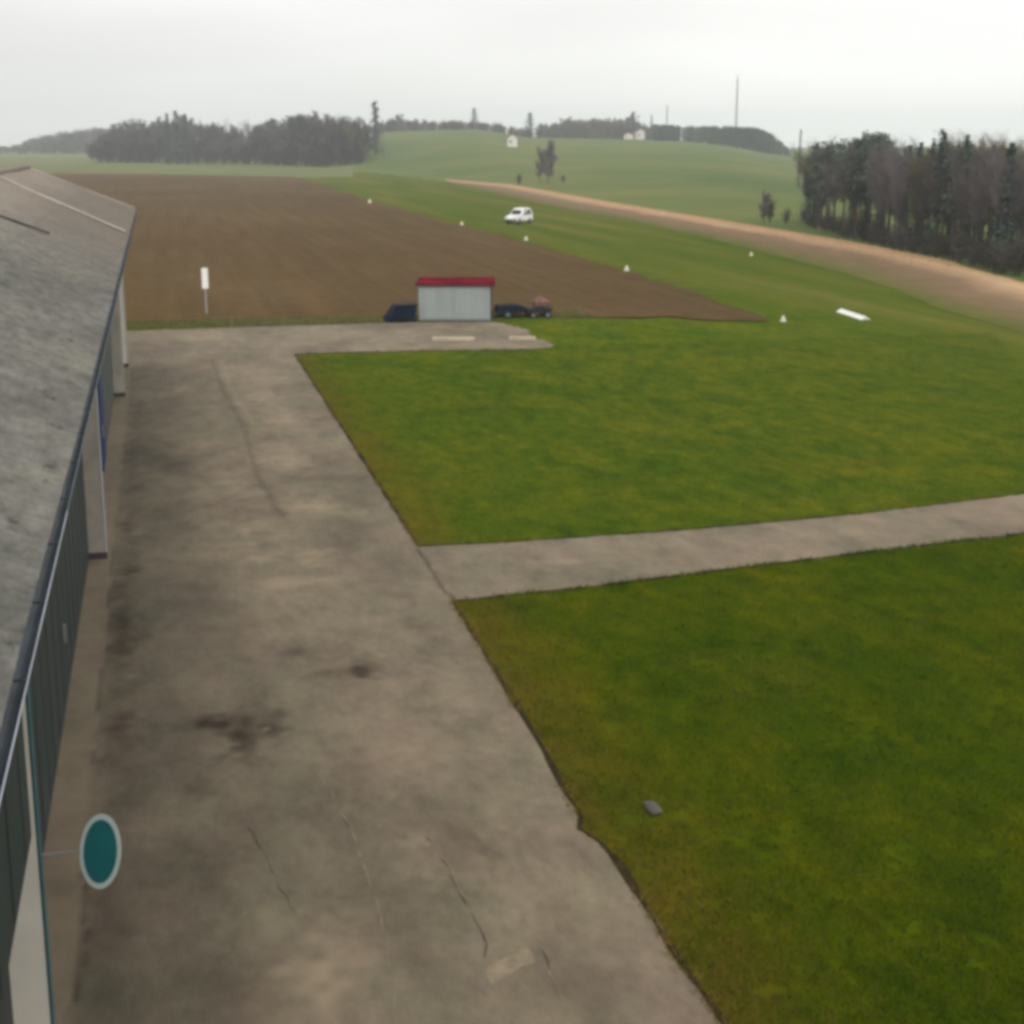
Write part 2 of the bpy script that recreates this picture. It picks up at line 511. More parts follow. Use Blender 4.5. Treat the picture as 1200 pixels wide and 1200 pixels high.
# ploughed field: rough clods as real relief on a fine grid, trimmed to the field's outline
plough = [(-75, 81.5), (-1.5, 80.6), (12.6, 79.9), (20, 78.3), (25.4, 76.6), (30.4, 73.6), (31.4, 86.7), (32.0, 105), (32.4, 139),
          (32.2, 166), (31.8, 238), (33.5, 300), (34.5, 405), (-5, 450), (-27, 466), (-75, 480)]
def inside(x, y, poly):
    r = np.zeros(x.shape, bool)
    n = len(poly)
    for a in range(n):
        x1, y1 = poly[a]; x2, y2 = poly[(a + 1) % n]
        c = ((y1 > y) != (y2 > y)) & (x < (x2 - x1) * (y - y1) / (y2 - y1 + 1e-12) + x1)
        r ^= c
    return r
def smooth_noise(x, y, cell, seed):
    g = np.random.default_rng(seed).random((512, 512))
    u, v = x / cell, y / cell
    i0, j0 = np.floor(u).astype(int), np.floor(v).astype(int)
    fu, fv = u - i0, v - j0
    fu, fv = fu * fu * (3 - 2 * fu), fv * fv * (3 - 2 * fv)
    a, b = g[i0 % 512, j0 % 512], g[(i0 + 1) % 512, j0 % 512]
    c, d = g[i0 % 512, (j0 + 1) % 512], g[(i0 + 1) % 512, (j0 + 1) % 512]
    return (a * (1 - fu) + b * fu) * (1 - fv) + (c * (1 - fu) + d * fu) * fv
def trimmed_grid(name, xs, ys, poly, zf, mat, wob=0.5, seed=1):
    X, Y = np.meshgrid(xs, ys)
    Z = zf(X, Y)
    v = np.stack([X.ravel(), Y.ravel(), Z.ravel()], 1)
    ny, nx = X.shape
    i, j = np.meshgrid(np.arange(ny - 1), np.arange(nx - 1), indexing='ij')
    f = np.stack([i * nx + j, i * nx + j + 1, (i + 1) * nx + j + 1, (i + 1) * nx + j], -1).reshape(-1, 4)
    c = v[f].mean(1)
    wx = (smooth_noise(c[:, 0], c[:, 1], 1.6, seed) - 0.5) * 2 * wob
    wy = (smooth_noise(c[:, 0] + 91, c[:, 1], 1.6, seed + 1) - 0.5) * 2 * wob
    f = f[inside(c[:, 0] + wx, c[:, 1] + wy, poly)]
    used = np.unique(f)
    remap = np.zeros(len(v), int); remap[used] = np.arange(len(used))
    return raw_mesh(name, v[used], remap[f], mat, True)
ys = np.concatenate([np.arange(73, 110, 0.3), np.geomspace(110, 482, 260)])
xs = np.arange(-40, 36.2, 0.3)
def plough_z(x, y):
    return 0.008 + 0.07 * smooth_noise(x, y, 0.55, 3) + 0.03 * np.sin(x * 2 * math.pi / 0.9) ** 2
tag(link('ploughed_field', trimmed_grid('ploughed_field', xs, ys, plough, plough_z, M['soil'])),
    'brown ploughed field with clods behind the apron', kind='structure')

# stubble strip along the far side of the runway
up = [(66.5, 365), (72.45, 319), (68.5, 262), (66.6, 233.8), (63.9, 185.4), (62.6, 154.3), (61.2, 130.4), (58.9, 110), (55.6, 95.2), (54.2, 89), (51.5, 80), (47, 66)]
lo_ = [(62.0, 330), (57.5, 262), (54.5, 225), (53.5, 187.7), (51.8, 150.3), (48.5, 117.2), (46.4, 100), (44.4, 88), (41.7, 77.6), (40.4, 66.7), (38.5, 52)]
def resample(p, n):
    p = np.array(p, float)
    s = np.concatenate([[0], np.cumsum(np.hypot(*np.diff(p, axis=0).T))])
    u = np.linspace(0, s[-1], n)
    return np.stack([np.interp(u, s, p[:, 0]), np.interp(u, s, p[:, 1])], 1)
U, L = resample(up, 220), resample(lo_, 220)
T = np.linspace(0, 1, 26)[:, None, None]
P = L[None] * (1 - T) + U[None] * T
strip_z = 0.02 + 0.12 * smooth_noise(P[..., 0], P[..., 1], 0.7, 8) * np.clip(T[..., 0] * 6, 0, 1)
v = np.stack([P[..., 0].ravel(), P[..., 1].ravel(), strip_z.ravel()], 1)
i, j = np.meshgrid(np.arange(25), np.arange(219), indexing='ij')
f = np.stack([i * 220 + j, i * 220 + j + 1, (i + 1) * 220 + j + 1, (i + 1) * 220 + j], -1).reshape(-1, 4)
me = raw_mesh('stubble_field', v, f, M['stubble'], True)
at = me.attributes.new('across', 'FLOAT', 'POINT')
at.data.foreach_set('value', np.repeat(np.linspace(0, 1, 26), 220).astype(np.float32))
tag(link('stubble_field', me), 'long band of orange stubble and bare earth beyond the runway', kind='structure')

# apron with its cross taxiway, one sheet on a fine grid: edges chipped, stains and cracks worn into it
edge_y = np.array([-12, 8, 12, 13.5, 15, 17.2, 17.9, 18.4, 18.75, 20.0, 21.2, 24, 27, 29.1, 33.5, 40, 50, 60, 66.8])
edge_x = np.array([5.35, 5.35, 5.36, 5.36, 5.30, 5.33, 5.27, 5.10, 5.22, 5.24, 5.30, 5.33, 5.37, 5.38, 5.41, 5.43, 5.45, 5.47, 5.49])
right = [(x, y) for x, y in zip(edge_x, edge_y) if y <= 29.1]
right2 = [(x, y) for x, y in zip(edge_x, edge_y) if y >= 33.5]
apron = ([(-1.95, -12)] + right + [(8.5, 29.5), (12.6, 30.3), (19.5, 31.5), (26, 32.9), (34, 34.8), (33, 38.4), (21.7, 35.3), (16.4, 34.15), (11.8, 33.6), (7.6, 33.42)]
         + right2 + [(11, 66.6), (15.8, 66.2), (17.0, 66.5), (17.3, 68.4), (16.9, 70.5), (17.4, 73), (16.6, 76.6), (12.2, 77.5), (4.5, 77.4), (-1.5, 77.0), (-14, 77), (-14, 65.2), (-1.95, 65.2)])
def grid_apron():
    xs = np.concatenate([np.arange(-14, -2, 0.5), np.arange(-2, 6.2, 0.07), np.arange(6.2, 34.5, 0.2)])
    ys = np.concatenate([np.arange(-12, 10, 0.5), np.arange(10, 36, 0.07), np.arange(36, 66, 0.15), np.arange(66, 78, 0.12)])
    return trimmed_grid('apron', xs, ys, apron, lambda X, Y: np.full(X.shape, 0.012), M['apron'], wob=0.04, seed=60)
me = grid_apron()
co = np.empty(len(me.vertices) * 3, np.float32); me.vertices.foreach_get('co', co)
ax, ay = co[0::3].astype(float), co[1::3].astype(float)
dark, pale = np.zeros(len(ax)), np.zeros(len(ax))
def blob(tgt, x, y, rx, ry, s, rot=0.0, soft=1.0, seed=0):
    c, d = math.cos(rot), math.sin(rot)
    dx, dy = ax - x, ay - y
    u, v_ = (dx * c + dy * d) / rx, (-dx * d + dy * c) / ry
    q = np.hypot(u, v_) + (smooth_noise(ax + seed, ay, 0.22, 70) - 0.5) * 0.9 + (smooth_noise(ax + seed, ay, 0.6, 71) - 0.5) * 0.7
    np.maximum(tgt, s * np.clip((1.15 - q) / soft, 0, 1), out=tgt)
def line(tgt, pts, wd, s, seed=0):
    pts = np.array(pts, float)
    ox = (smooth_noise(ax + seed, ay, 0.4, 80) - 0.5) * 0.08
    oy = (smooth_noise(ax, ay + seed, 0.4, 81) - 0.5) * 0.08
    for a, b in zip(pts[:-1], pts[1:]):
        d = b - a
        t = np.clip(((ax + ox - a[0]) * d[0] + (ay + oy - a[1]) * d[1]) / (d @ d), 0, 1)
        q = np.hypot(ax + ox - a[0] - t * d[0], ay + oy - a[1] - t * d[1])
        np.maximum(tgt, s * np.clip(1.5 - q / wd, 0, 1), out=tgt)
# oil stains
blob(dark, 0.55, 23.35, 0.55, 0.42, 1.0, seed=1); blob(dark, 1.34, 22.95, 0.30, 0.7, 1.0, seed=2); blob(dark, 0.85, 22.7, 0.34, 1.0, 1.0, seed=3)
blob(dark, 3.0, 25.35, 0.36, 0.55, 0.9, seed=4); blob(dark, 2.12, 26.6, 0.40, 0.35, 0.6, seed=5); blob(dark, 2.6, 25.35, 0.4, 0.2, 0.5, seed=6)
blob(dark, 0.1, 23.4, 0.7, 0.3, 0.4, seed=7); blob(dark, 0.15, 20.9, 0.22, 0.7, 0.4, seed=8)
# run-off stain where the eaves drip, just outside the concrete strip by the wall
for k in range(46):
    yy = 14 + 42 * (k / 46) + rng.uniform(-0.6, 0.6)
    near = 1.0 if 23 < yy < 33 else 0.55
    blob(dark, -1.02 + rng.uniform(-0.1, 0.1), yy, rng.uniform(0.22, 0.42), rng.uniform(0.5, 1.3), rng.uniform(0.45, 0.9) * near, soft=1.3, seed=20 + k)
blob(dark, -1.08, 28.2, 0.26, 3.0, 0.95, soft=1.2, seed=90); blob(dark, -1.12, 36.5, 0.22, 2.5, 0.6, soft=1.2, seed=91); blob(dark, -1.05, 18.0, 0.28, 3.0, 0.55, soft=1.4, seed=92); blob(dark, -1.1, 45.5, 0.22, 3.5, 0.5, soft=1.4, seed=93)
# broad dark wear and damp patches
for x, y, rx, ry, s in ((3.6, 18.4, 1.2, 1.5, 0.42), (0.3, 15.2, 0.8, 1.0, 0.45), (2.6, 16.4, 0.7, 1.2, 0.40), (4.2, 15.9, 0.5, 1.3, 0.35), (-0.6, 17.5, 0.6, 1.5, 0.4), (4.4, 20.2, 0.9, 0.7, 0.28), (0.2, 44, 1.6, 3.5, 0.26), (0.0, 52, 1.2, 3, 0.22),
                        (3.9, 14.6, 0.8, 1.1, 0.25), (0.2, 18.6, 1.0, 1.2, 0.25), (-0.3, 38, 0.8, 2.4, 0.22), (4.7, 47, 0.5, 4, 0.15), (2.1, 20.3, 1.1, 0.6, 0.2)):
    blob(dark, x, y, rx, ry, s, soft=1.6, seed=int(10 * x + y))
# pale patches: bare aggregate, old repairs
for x, y, rx, ry, s in ((1.30, 15.5, 0.55, 1.0, 1.0), (0.9, 16.7, 0.2, 0.7, 0.4), (0.4, 22.3, 0.3, 0.35, 0.6), (1.25, 22.95, 0.06, 0.12, 1.0), (3.5, 26.1, 0.12, 0.18, 0.8), (1.8, 36, 1.2, 1.0, 0.8), (1.6, 33.5, 1.2, 0.8, 0.75), (2.3, 31.2, 0.8, 0.7, 0.7), (1.2, 34.6, 0.7, 0.3, 0.9), (3.0, 33.0, 0.6, 0.9, 0.6), (3.3, 38, 0.7, 1.5, 0.6),
                        (1.5, 40, 1.1, 1.4, 0.55), (3.2, 44, 0.8, 1.4, 0.65), (3.8, 51, 0.9, 2, 0.6), (1.0, 47, 0.9, 2.0, 0.5), (3.4, 56, 0.9, 2.2, 0.55), (1.4, 29.0, 1.0, 0.6, 0.3), (3.2, 60, 1.2, 3, 0.35), (0.6, 66, 1.5, 2, 0.35),
                        (8.5, 31.4, 0.5, 0.3, 0.75), (10.5, 31.7, 2.5, 1.0, 0.25), (14.5, 32.8, 2.5, 1.0, 0.3), (18.5, 33.5, 2.5, 1.0, 0.25), (9, 73, 4, 2.5, 0.35), (2.4, 73.5, 3, 2, 0.3), (3.0, 21.6, 1.3, 0.7, 0.3),
                        (2.4, 28.3, 1.3, 0.8, 0.3), (4.5, 23.6, 0.5, 0.8, 0.3), (13.5, 68.6, 2.0, 0.8, 0.4)):
    blob(pale, x, y, rx, ry, s, soft=1.2, seed=int(7 * x + 3 * y))
# concrete strip along the wall foot
pale = np.maximum(pale, np.where((ax < -1.36 + 0.05 * (smooth_noise(ax, ay, 0.8, 5) - 0.5)) & (ay < 64.9) & (ax > -2), 0.42, 0))
# lengthwise seams and cracks
line(dark, [(1.93, 66), (2.0, 58), (2.35, 50), (2.3, 42), (2.6, 37)], 0.09, 0.35, 9)
line(pale, [(2.3, 66), (2.35, 58), (2.7, 50)], 0.10, 0.3, 10)
line(dark, [(5.36, 33.3), (5.38, 31.5), (5.32, 30.0), (5.45, 29.3)], 0.045, 0.75, 11)
line(dark, [(8.0, 33.2), (7.4, 29.6)], 0.03, 0.3, 12)
line(dark, [(-1.35, 12), (-1.38, 15), (-1.2, 16.6), (-1.36, 19)], 0.025, 0.7, 13)
line(dark, [(-1.36, 19), (-1.36, 64)], 0.03, 0.3, 15)
for nm, arr in (('stain', dark), ('pale', pale)):
    at = me.attributes.new(nm, 'FLOAT', 'POINT'); at.data.foreach_set('value', np.clip(arr, 0, 1).astype(np.float32))
tag(link('apron', me), 'stained grey-brown concrete apron with a cross taxiway', kind='structure')

# worn bare-earth line between concrete and turf
def ribbon(name, pts, wd, z, mat, seed, jit=0.0, worn=0.0):
    p = resample(pts, max(6, int(sum(math.dist(a, b) for a, b in zip(pts, pts[1:])) / (0.06 if jit else 0.12))))
    if jit:
        q_ = np.arange(len(p)) * 0.06
        p = p + np.c_[smooth_noise(q_, q_ * 0 + seed, 0.22, seed) - 0.5, smooth_noise(q_, q_ * 0 + seed, 0.3, seed + 1) - 0.5] * jit
    d = np.gradient(p, axis=0); d /= np.linalg.norm(d, axis=1)[:, None] + 1e-9
    n = np.stack([-d[:, 1], d[:, 0]], 1)
    wv = wd * (0.35 + 1.3 * smooth_noise(np.arange(len(p)) * 0.12, np.zeros(len(p)), 0.5, seed))
    wv = np.maximum(wv - worn * wd * 1.65, 0.001)
    A, Bq = p + n * wv[:, None], p - n * wv[:, None]
    v = np.vstack([np.c_[A, np.full(len(p), z)], np.c_[Bq, np.full(len(p), z)]])
    k = np.arange(len(p) - 1); m = len(p)
    return raw_mesh(name, v, np.stack([k, k + m, k + m + 1, k + 1], 1), mat)
lines = [right, right2, [(5.4, 29.1), (8.5, 29.5), (12.6, 30.3), (19.5, 31.5), (26, 32.9)], [(5.4, 33.5), (7.6, 33.42), (11.8, 33.6), (16.4, 34.15), (21.7, 35.3), (33, 38.4)], [(5.5, 66.75), (11, 66.55), (15.8, 66.1)]]
for k, pts in enumerate(lines):
    tag(link('soil_edge', ribbon('soil_edge', pts, 0.044 if k < 2 else 0.026, 0.018 + 0.004 * k, M['earth'], 90 + k)), 'narrow dark earth edge between concrete and turf', kind='structure')

# lengthwise seams, a crack, and a cement patch in the apron
M['seam_pale'] = plain('seam_filler', (0.205, 0.165, 0.117), 0.3, 4.0, 0.95, 0.1)
M['seam_dark'] = plain('seam_dirt', (0.085, 0.066, 0.045), 0.4, 4.0, 0.95, 0.1)
M['cement'] = plain('cement_patch', (0.215, 0.172, 0.118), 0.3, 5.0, 0.95, 0.1)
k = 0
for pts, wd, mt in (
        ([(1.90, 21.0), (1.98, 20.2), (2.09, 19.2), (2.14, 17.9), (2.18, 16.6), (2.12, 15.8), (2.10, 15.1), (2.0, 14.4), (1.98, 13.2)], 0.010, 'seam_pale'),
        ([(2.07, 19.4), (2.10, 18.9)], 0.012, 'seam_dark'),
        ([(0.78, 19.4), (0.84, 19.06), (1.03, 17.8), (1.16, 16.8)], 0.008, 'seam_dark'), ([(0.90, 18.9), (1.06, 17.9), (1.20, 16.9)], 0.006, 'seam_pale'),
        ([(3.05, 18.6), (3.16, 17.7), (3.19, 16.7), (3.28, 15.9), (3.18, 15.4)], 0.009, 'seam_dark'), ([(3.20, 17.6), (3.24, 16.7), (3.31, 16.0)], 0.006, 'seam_pale'),
        ([(3.80, 16.5), (3.85, 15.6)], 0.013, 'seam_pale'), ([(3.84, 15.5), (3.84, 15.0)], 0.011, 'seam_dark'), ([(3.83, 14.95), (3.80, 14.3)], 0.013, 'seam_pale')):
    tag(link('pavement_seam', ribbon('pavement_seam', pts, wd * 1.5, 0.016 + 0.0007 * k, M[mt], 120 + k, 0.07, 0.38)), 'thin lengthwise seam in the apron', kind='structure'); k += 1
m = MB()
q = [(3.13, 15.14), (3.25, 15.26), (3.45, 15.36), (3.60, 15.47), (3.70, 15.48), (3.72, 15.33), (3.70, 15.16), (3.52, 15.10), (3.35, 14.95), (3.13, 14.82), (3.11, 15.0)]
m.poly([(x, y, 0.0155) for x, y in q])
tag(m.build('cement_patch', M['cement']), 'pale cement patch near the front of the apron', kind='structure')

# ------------------------------------------------------------------ grass blades
def blades(name, x, y, hgt, wid, mat, label, z0=0.0, lean=0.5):
    n = len(x)
    a = rng.uniform(0, 2 * math.pi, n)
    h = hgt * rng.uniform(0.6, 1.35, n); wdt = wid * rng.uniform(0.6, 1.3, n)
    lx, ly = rng.normal(0, lean, n) * h, rng.normal(0, lean, n) * h
    b0 = np.stack([x - np.cos(a) * wdt, y - np.sin(a) * wdt, np.full(n, z0)], 1)
    b1 = np.stack([x + np.cos(a) * wdt, y + np.sin(a) * wdt, np.full(n, z0)], 1)
    tp = np.stack([x + lx, y + ly, z0 + h], 1)
    v = np.stack([b0, b1, tp], 1).reshape(-1, 3)
    f = np.arange(3 * n).reshape(-1, 3)
    return tag(link(name, raw_mesh(name, v, f, mat)), label, 'grass', kind='stuff')
edge_at = lambda y: np.interp(y, edge_y, edge_x)
n = 420000
yy = 11 + 56 * rng.random(n) ** 1.7
xx = 5.2 + rng.random(n) * (3 + 0.46 * yy)
pl = inside(xx, yy, apron)
keep = (xx > edge_at(yy) + 0.06 - 0.22 * smooth_noise(yy * 0, yy, 0.45, 33) * smooth_noise(yy * 0, yy, 0.16, 34)) & (~pl | (xx < edge_at(yy) + 0.1)) & ((yy < 28.9) | (yy > 33.7) | ~pl) & (smooth_noise(xx, yy, 0.5, 4) * 0.6 + smooth_noise(xx, yy, 0.13, 6) * 0.6 > 0.3)
dryp = np.exp(-(xx - edge_at(yy)) / 0.8) * 0.8 + 0.10 > rng.random(n)
k1, k2 = keep & ~dryp, keep & dryp
blades('lawn_grass', xx[k1], yy[k1], 0.055, 0.008, M['blade'], 'short green turf of the two lawns beside the apron')
blades('dry_grass', xx[k2], yy[k2], 0.05, 0.008, M['blade_dry'], 'dry yellowish grass along the apron edge')
# longer tufts that lean over the concrete edges
for nm, pts, cnt, mt in (('edge_grass', right + right2, 7000, 'blade_dry'), ('edge_grass', lines[2], 3000, 'blade'), ('edge_grass', lines[3], 3000, 'blade'), ('edge_grass', lines[4], 1500, 'blade_dry')):
    p = resample(pts, 4000)
    i0 = rng.integers(0, 3999, cnt)
    sel = smooth_noise(np.arange(4000)[i0] * 0.012, np.zeros(cnt), 0.35, 44) * 0.5 + smooth_noise(np.arange(4000)[i0] * 0.012, np.zeros(cnt), 1.3, 45) * 0.5 > 0.45
    q = p[i0][sel] + rng.normal(0, 0.045, (sel.sum(), 2))
    ok = ~((q[:, 1] > 29.2) & (q[:, 1] < 33.4) & (q[:, 0] < 5.6))
    blades(nm, q[ok, 0], q[ok, 1], 0.085, 0.011, M[mt], 'ragged longer grass along the edges of the concrete', lean=0.8)
# rough verge between apron and ploughed field
n = 26000
xv = rng.uniform(-12, 22, n); yv = rng.uniform(77.4, 80.9, n)
ok = ~((xv > 10.8) & (xv < 20) & (yv < 80.5))
blades('verge_grass', xv[ok], yv[ok], 0.16, 0.02, M['verge'], 'rough yellowish verge between the apron and the ploughed field')
# standing straw of the stubble band
n = 42000
ui = rng.random(n) * 190; i0 = ui.astype(int); fr = (ui - i0)[:, None]
t = np.clip(1 - np.abs(rng.normal(0, 0.14, n)), 0.2, 1.02)[:, None]
Pu = U[i0] * (1 - fr) + U[i0 + 1] * fr; Pl = L[i0] * (1 - fr) + L[i0 + 1] * fr
Ps = Pl * (1 - t) + Pu * t
blades('straw_stubble', Ps[:, 0], Ps[:, 1], 0.2, 0.03, M['straw'], 'dry orange straw standing along the far edge of the stubble band', lean=0.25)

# ------------------------------------------------------------------ hangar
WX, EX, RZ0 = -1.86, -0.87, 6.35           # wall plane, roof edge, roof edge height
RIDGE_X, RIDGE_Z, H0, H1 = -4.9, 7.98, -6.0, 64.8
hg = tag(empty('hangar', (WX, 29, 0)), 'long hangar with a weathered grey corrugated roof and dark sliding doors beside the apron', 'hangar')
off = Vector((-WX, -29, 0))
def hp(name, m, mat, bevel=0.0, parent=None, smooth=False):
    o = m.build(name, mat, parent or hg, bevel, smooth)
    if (parent or hg) is hg: o.location = off
    return o
# corrugated roof, both slopes, sheets overlapping half way up
def roof_mesh():
    pitch = 0.19
    ysr = np.arange(H0 - 0.1, H1 + 0.25, pitch / 4)
    wave = 0.009 * np.sin(2 * math.pi * ysr / pitch)
    prof = [(EX + 0.03, RZ0 - 0.012), (EX - 1.9, None), (EX - 1.9, 'lap'), (RIDGE_X, None), (RIDGE_X - 1.9, 'back1'), (2 * RIDGE_X - EX, 'back')]
    sl = (RIDGE_Z - RZ0) / (EX - RIDGE_X)
    rows = []
    for x, z in prof:
        if z is None: zz = RZ0 + sl * (EX - x)
        elif z == 'lap': zz = RZ0 + sl * (EX - x) + 0.03
        elif z == 'back1' or z == 'back': zz = RIDGE_Z - sl * (RIDGE_X - x)
        else: zz = z
        dz = (smooth_noise(ysr * 0 + x * 3, ysr, 3.0, 12) - 0.5) * 0.05
        rows.append(np.stack([np.full(len(ysr), x), ysr, zz + wave + dz], 1))
    v = np.vstack(rows); n = len(ysr)
    f = []
    for k in range(len(rows) - 1):
        a = np.arange(n - 1) + k * n
        f.append(np.stack([a, a + 1, a + 1 + n, a + n], 1))
    return raw_mesh('roof', v, np.vstack(f), M['roof'], True)
rf = link('roof', roof_mesh(), hg); rf.location = off
mod = rf.modifiers.new('thickness', 'SOLIDIFY'); mod.thickness = 0.02; mod.offset = -1
sl = (RIDGE_Z - RZ0) / (EX - RIDGE_X)
rz = lambda x: RZ0 + sl * (EX - x)
m = MB(); m.tube((RIDGE_X, H0 - 0.1, RIDGE_Z + 0.03), (RIDGE_X, H1 + 0.22, RIDGE_Z + 0.03), 0.09, 0.09, 8)
hp('ridge_cap', m, M['roof'])
# cross flashings: a dark lead joint and a pale cover strip up the slope
m = MB(); m.prism([(-2.36, 36.0, rz(-2.36) + 0.03), (-2.36, 36.12, rz(-2.36) + 0.03), (-2.36, 36.12, rz(-2.36) + 0.07), (-2.36, 36.0, rz(-2.36) + 0.07)],
                  [(-4.75, 35.45, rz(-4.75) + 0.03), (-4.75, 35.57, rz(-4.75) + 0.03), (-4.75, 35.57, rz(-4.75) + 0.07), (-4.75, 35.45, rz(-4.75) + 0.07)])
hp('roof_joint', m, M['dark'])
m = MB(); m.prism([(-0.95, 47.0, rz(-0.95) + 0.02), (-0.95, 47.35, rz(-0.95) + 0.02), (-0.95, 47.35, rz(-0.95) + 0.05), (-0.95, 47.0, rz(-0.95) + 0.05)],
                  [(-4.8, 50.6, rz(-4.8) + 0.02), (-4.8, 50.95, rz(-4.8) + 0.02), (-4.8, 50.95, rz(-4.8) + 0.05), (-4.8, 50.6, rz(-4.8) + 0.05)])
hp('cover_strip', m, M['pier'])
# verge boards at the gable
m = MB()
m.prism([(EX, H1 + 0.23, RZ0 - 0.2), (EX, H1 + 0.23, RZ0 + 0.03), (RIDGE_X, H1 + 0.23, RIDGE_Z + 0.03), (RIDGE_X, H1 + 0.23, RIDGE_Z - 0.2)],
        [(EX, H1 + 0.27, RZ0 - 0.2), (EX, H1 + 0.27, RZ0 + 0.03), (RIDGE_X, H1 + 0.27, RIDGE_Z + 0.03), (RIDGE_X, H1 + 0.27, RIDGE_Z - 0.2)])
hp('verge_board', m, M['pier'])
# walls
m = MB()
m.box(WX - 0.25, H0, 0, WX - 0.06, H1, 6.15)                       # apron side
gb = [(WX - 0.06, 0), (WX - 0.06, 6.15), (RIDGE_X, RIDGE_Z - 0.08), (2 * RIDGE_X - WX, 6.15), (2 * RIDGE_X - WX, 0)]
m.prism([(x, H1 - 0.2, z) for x, z in gb], [(x, H1 - 0.002, z) for x, z in gb])
m.prism([(x, H0 + 0.002, z) for x, z in gb], [(x, H0 + 0.2, z) for x, z in gb])
m.box(2 * RIDGE_X - WX - 0.004, H0, 0, 2 * RIDGE_X - WX + 0.2, H1, 6.15)
hp('wall', m, M['wall'])
m = MB(); m.box(WX - 0.05, H0, 6.17, EX - 0.16, H1, 6.20)
hp('soffit', m, M['door_grey'])
# gutter: half round trough with a bright front lip
m = MB()
cxg, rg = -0.875, 0.075
prof = [(cxg + rg * math.cos(a), 6.21 + rg * 1.25 * math.sin(a)) for a in np.linspace(math.pi, 2 * math.pi, 9)]
prof_in = [(cxg + (rg - 0.008) * math.cos(a), 6.21 + (rg - 0.008) * 1.25 * math.sin(a)) for a in np.linspace(2 * math.pi, math.pi, 9)]
ring = prof + prof_in
m.prism([(x, H0, z) for x, z in ring], [(x, H1 + 0.1, z) for x, z in ring])
g = hp('gutter', m, M['gutter'])
m = MB(); m.tube((cxg + rg, H0, 6.215), (cxg + rg, 12.0, 6.215), 0.005, 0.005, 6)
o = m.build('gutter_lip', M['lip'], g)
m = MB()
for k in range(48): m.box(cxg - rg - 0.05, -5 + k * 1.45, 6.225, cxg + rg - 0.004, -5 + k * 1.45 + 0.03, 6.231)
o = m.build('bracket', M['dark'], g); o['kind'] = 'stuff'
# fascia behind the gutter
m = MB(); m.box(-1.03, H0, 6.0, -0.99, H1, 6.168)
hp('fascia', m, M['door_grey'])
# piers
for y0, y1, mt, et, white in ((14.95, 15.15, 'pier_white', 'teal_edge', 1), (34.0, 34.45, 'pier', 'pier_edge', 0), (56.7, 57.2, 'pier', 'pier_edge', 0), (64.35, 64.9, 'pier_white', 'pier_edge', 1)):
    m = MB(); m.box(WX - 0.058, y0, 0.0, -1.515, y1, 6.0)
    b = hp('pier', m, M[mt], 0.01)
    if white: b['label'] = 'white painted pier'
    m = MB(); m.box(-1.513, y0 - 0.004, 0.02, -1.49, y1 + 0.003, 5.98)
    m.build('corner_strip', M[et], b)
    m = MB(); m.box(WX - 0.05, y0 - 0.03, 0.0, -1.47, y0 - 0.006, 0.02 if y0 < 20 else 0.16)
    m.build('plinth', M['stone'], b)
# sliding doors between the piers: framed leaves with ribs
def door(y0, y1, z0, z1, mat, x=WX - 0.055, label=None, leaves=1):
    m = MB(); m.box(x, y0, z0, x + 0.05, y1, z1)
    d = hp('door', m, M[mat])
    if label: d['label'] = label
    m = MB()
    for yy in np.arange(y0 + 0.6, y1 - 0.3, 1.2):
        m.box(x + 0.0505, yy, z0 + 0.05, x + 0.057, yy + 0.05, z1 - 0.05)
    m.build('rib', M[mat], d)['kind'] = 'stuff'
    m = MB(); m.box(x + 0.052, y0 + 0.15, 1.0, x + 0.1, y0 + 0.2, 1.3)
    if z0 < 0.5: m.build('handle', M['steel'], d)
    return d
door(15.22, 24.8, 0.05, 4.8, 'door'); door(24.86, 33.94, 0.05, 4.8, 'door')
door(34.5, 43.2, 0.05, 4.8, 'door_grey'); door(43.3, 45.6, 0.05, 4.8, 'door_blue', x=WX - 0.005, label='dark blue door leaf')
door(45.7, 56.6, 0.05, 4.8, 'door_grey', label='grey green door leaf'); door(57.3, 64.2, 0.05, 4.8, 'door_grey', label='grey green door leaf')
door(-2.0, 6.6, 0.05, 4.8, 'door')
# near door leaf run up out of the opening, its lower edge above head height
d = door(7.2, 14.5, 2.42, 5.7, 'door', x=-1.56, label='dark door leaf raised above the opening')
m = MB(); m.box(-1.70, 7.2, 2.4, -1.565, 14.5, 2.5)
m.build('bottom_rail', M['dark'], d)
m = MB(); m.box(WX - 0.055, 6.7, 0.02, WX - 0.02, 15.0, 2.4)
hp('doorway_shade', m, M['dark'])  # near-black slab on the wall: shade of the open door bay put in as colour

# round sign on a bracket off the near pier
sg = tag(empty('wall_sign', (-1.49, 15.2, 1.95)), 'oval teal sign with a pale rim on a bracket off the near white pier', 'sign')
tilt = Matrix.Rotation(R(-22), 4, 'X')
def disc(rx, rz_, y0, y1, n=40):
    a = [(rx * math.cos(2 * math.pi * k / n), y0, rz_ * math.sin(2 * math.pi * k / n)) for k in range(n)]
    b = [(x, y1, z) for x, _, z in a]
    m = MB(); m.prism(a, b)
    return m
CX, CY = 0.585, -0.2
for nm, rx, rzz, y0, y1, mt in (('rim', 0.205, 0.375, -0.010, 0.014, 'rim'), ('face', 0.166, 0.318, -0.016, -0.0105, 'teal')):
    m = disc(rx, rzz, y0, y1)
    m.v = [tuple((Matrix.Rotation(R(-YAW + 8), 4, 'Z') @ tilt @ Matrix.Rotation(R(2), 4, 'Y') @ Vector(p)) + Vector((CX, CY, 0))) for p in m.v]
    m.build(nm, M[mt], sg)
m = MB(); m.tube((0.0, -0.15, 0.0), (CX, CY + 0.045, 0.0), 0.010, 0.010, 6)
m.build('bracket', M['steel'], sg)

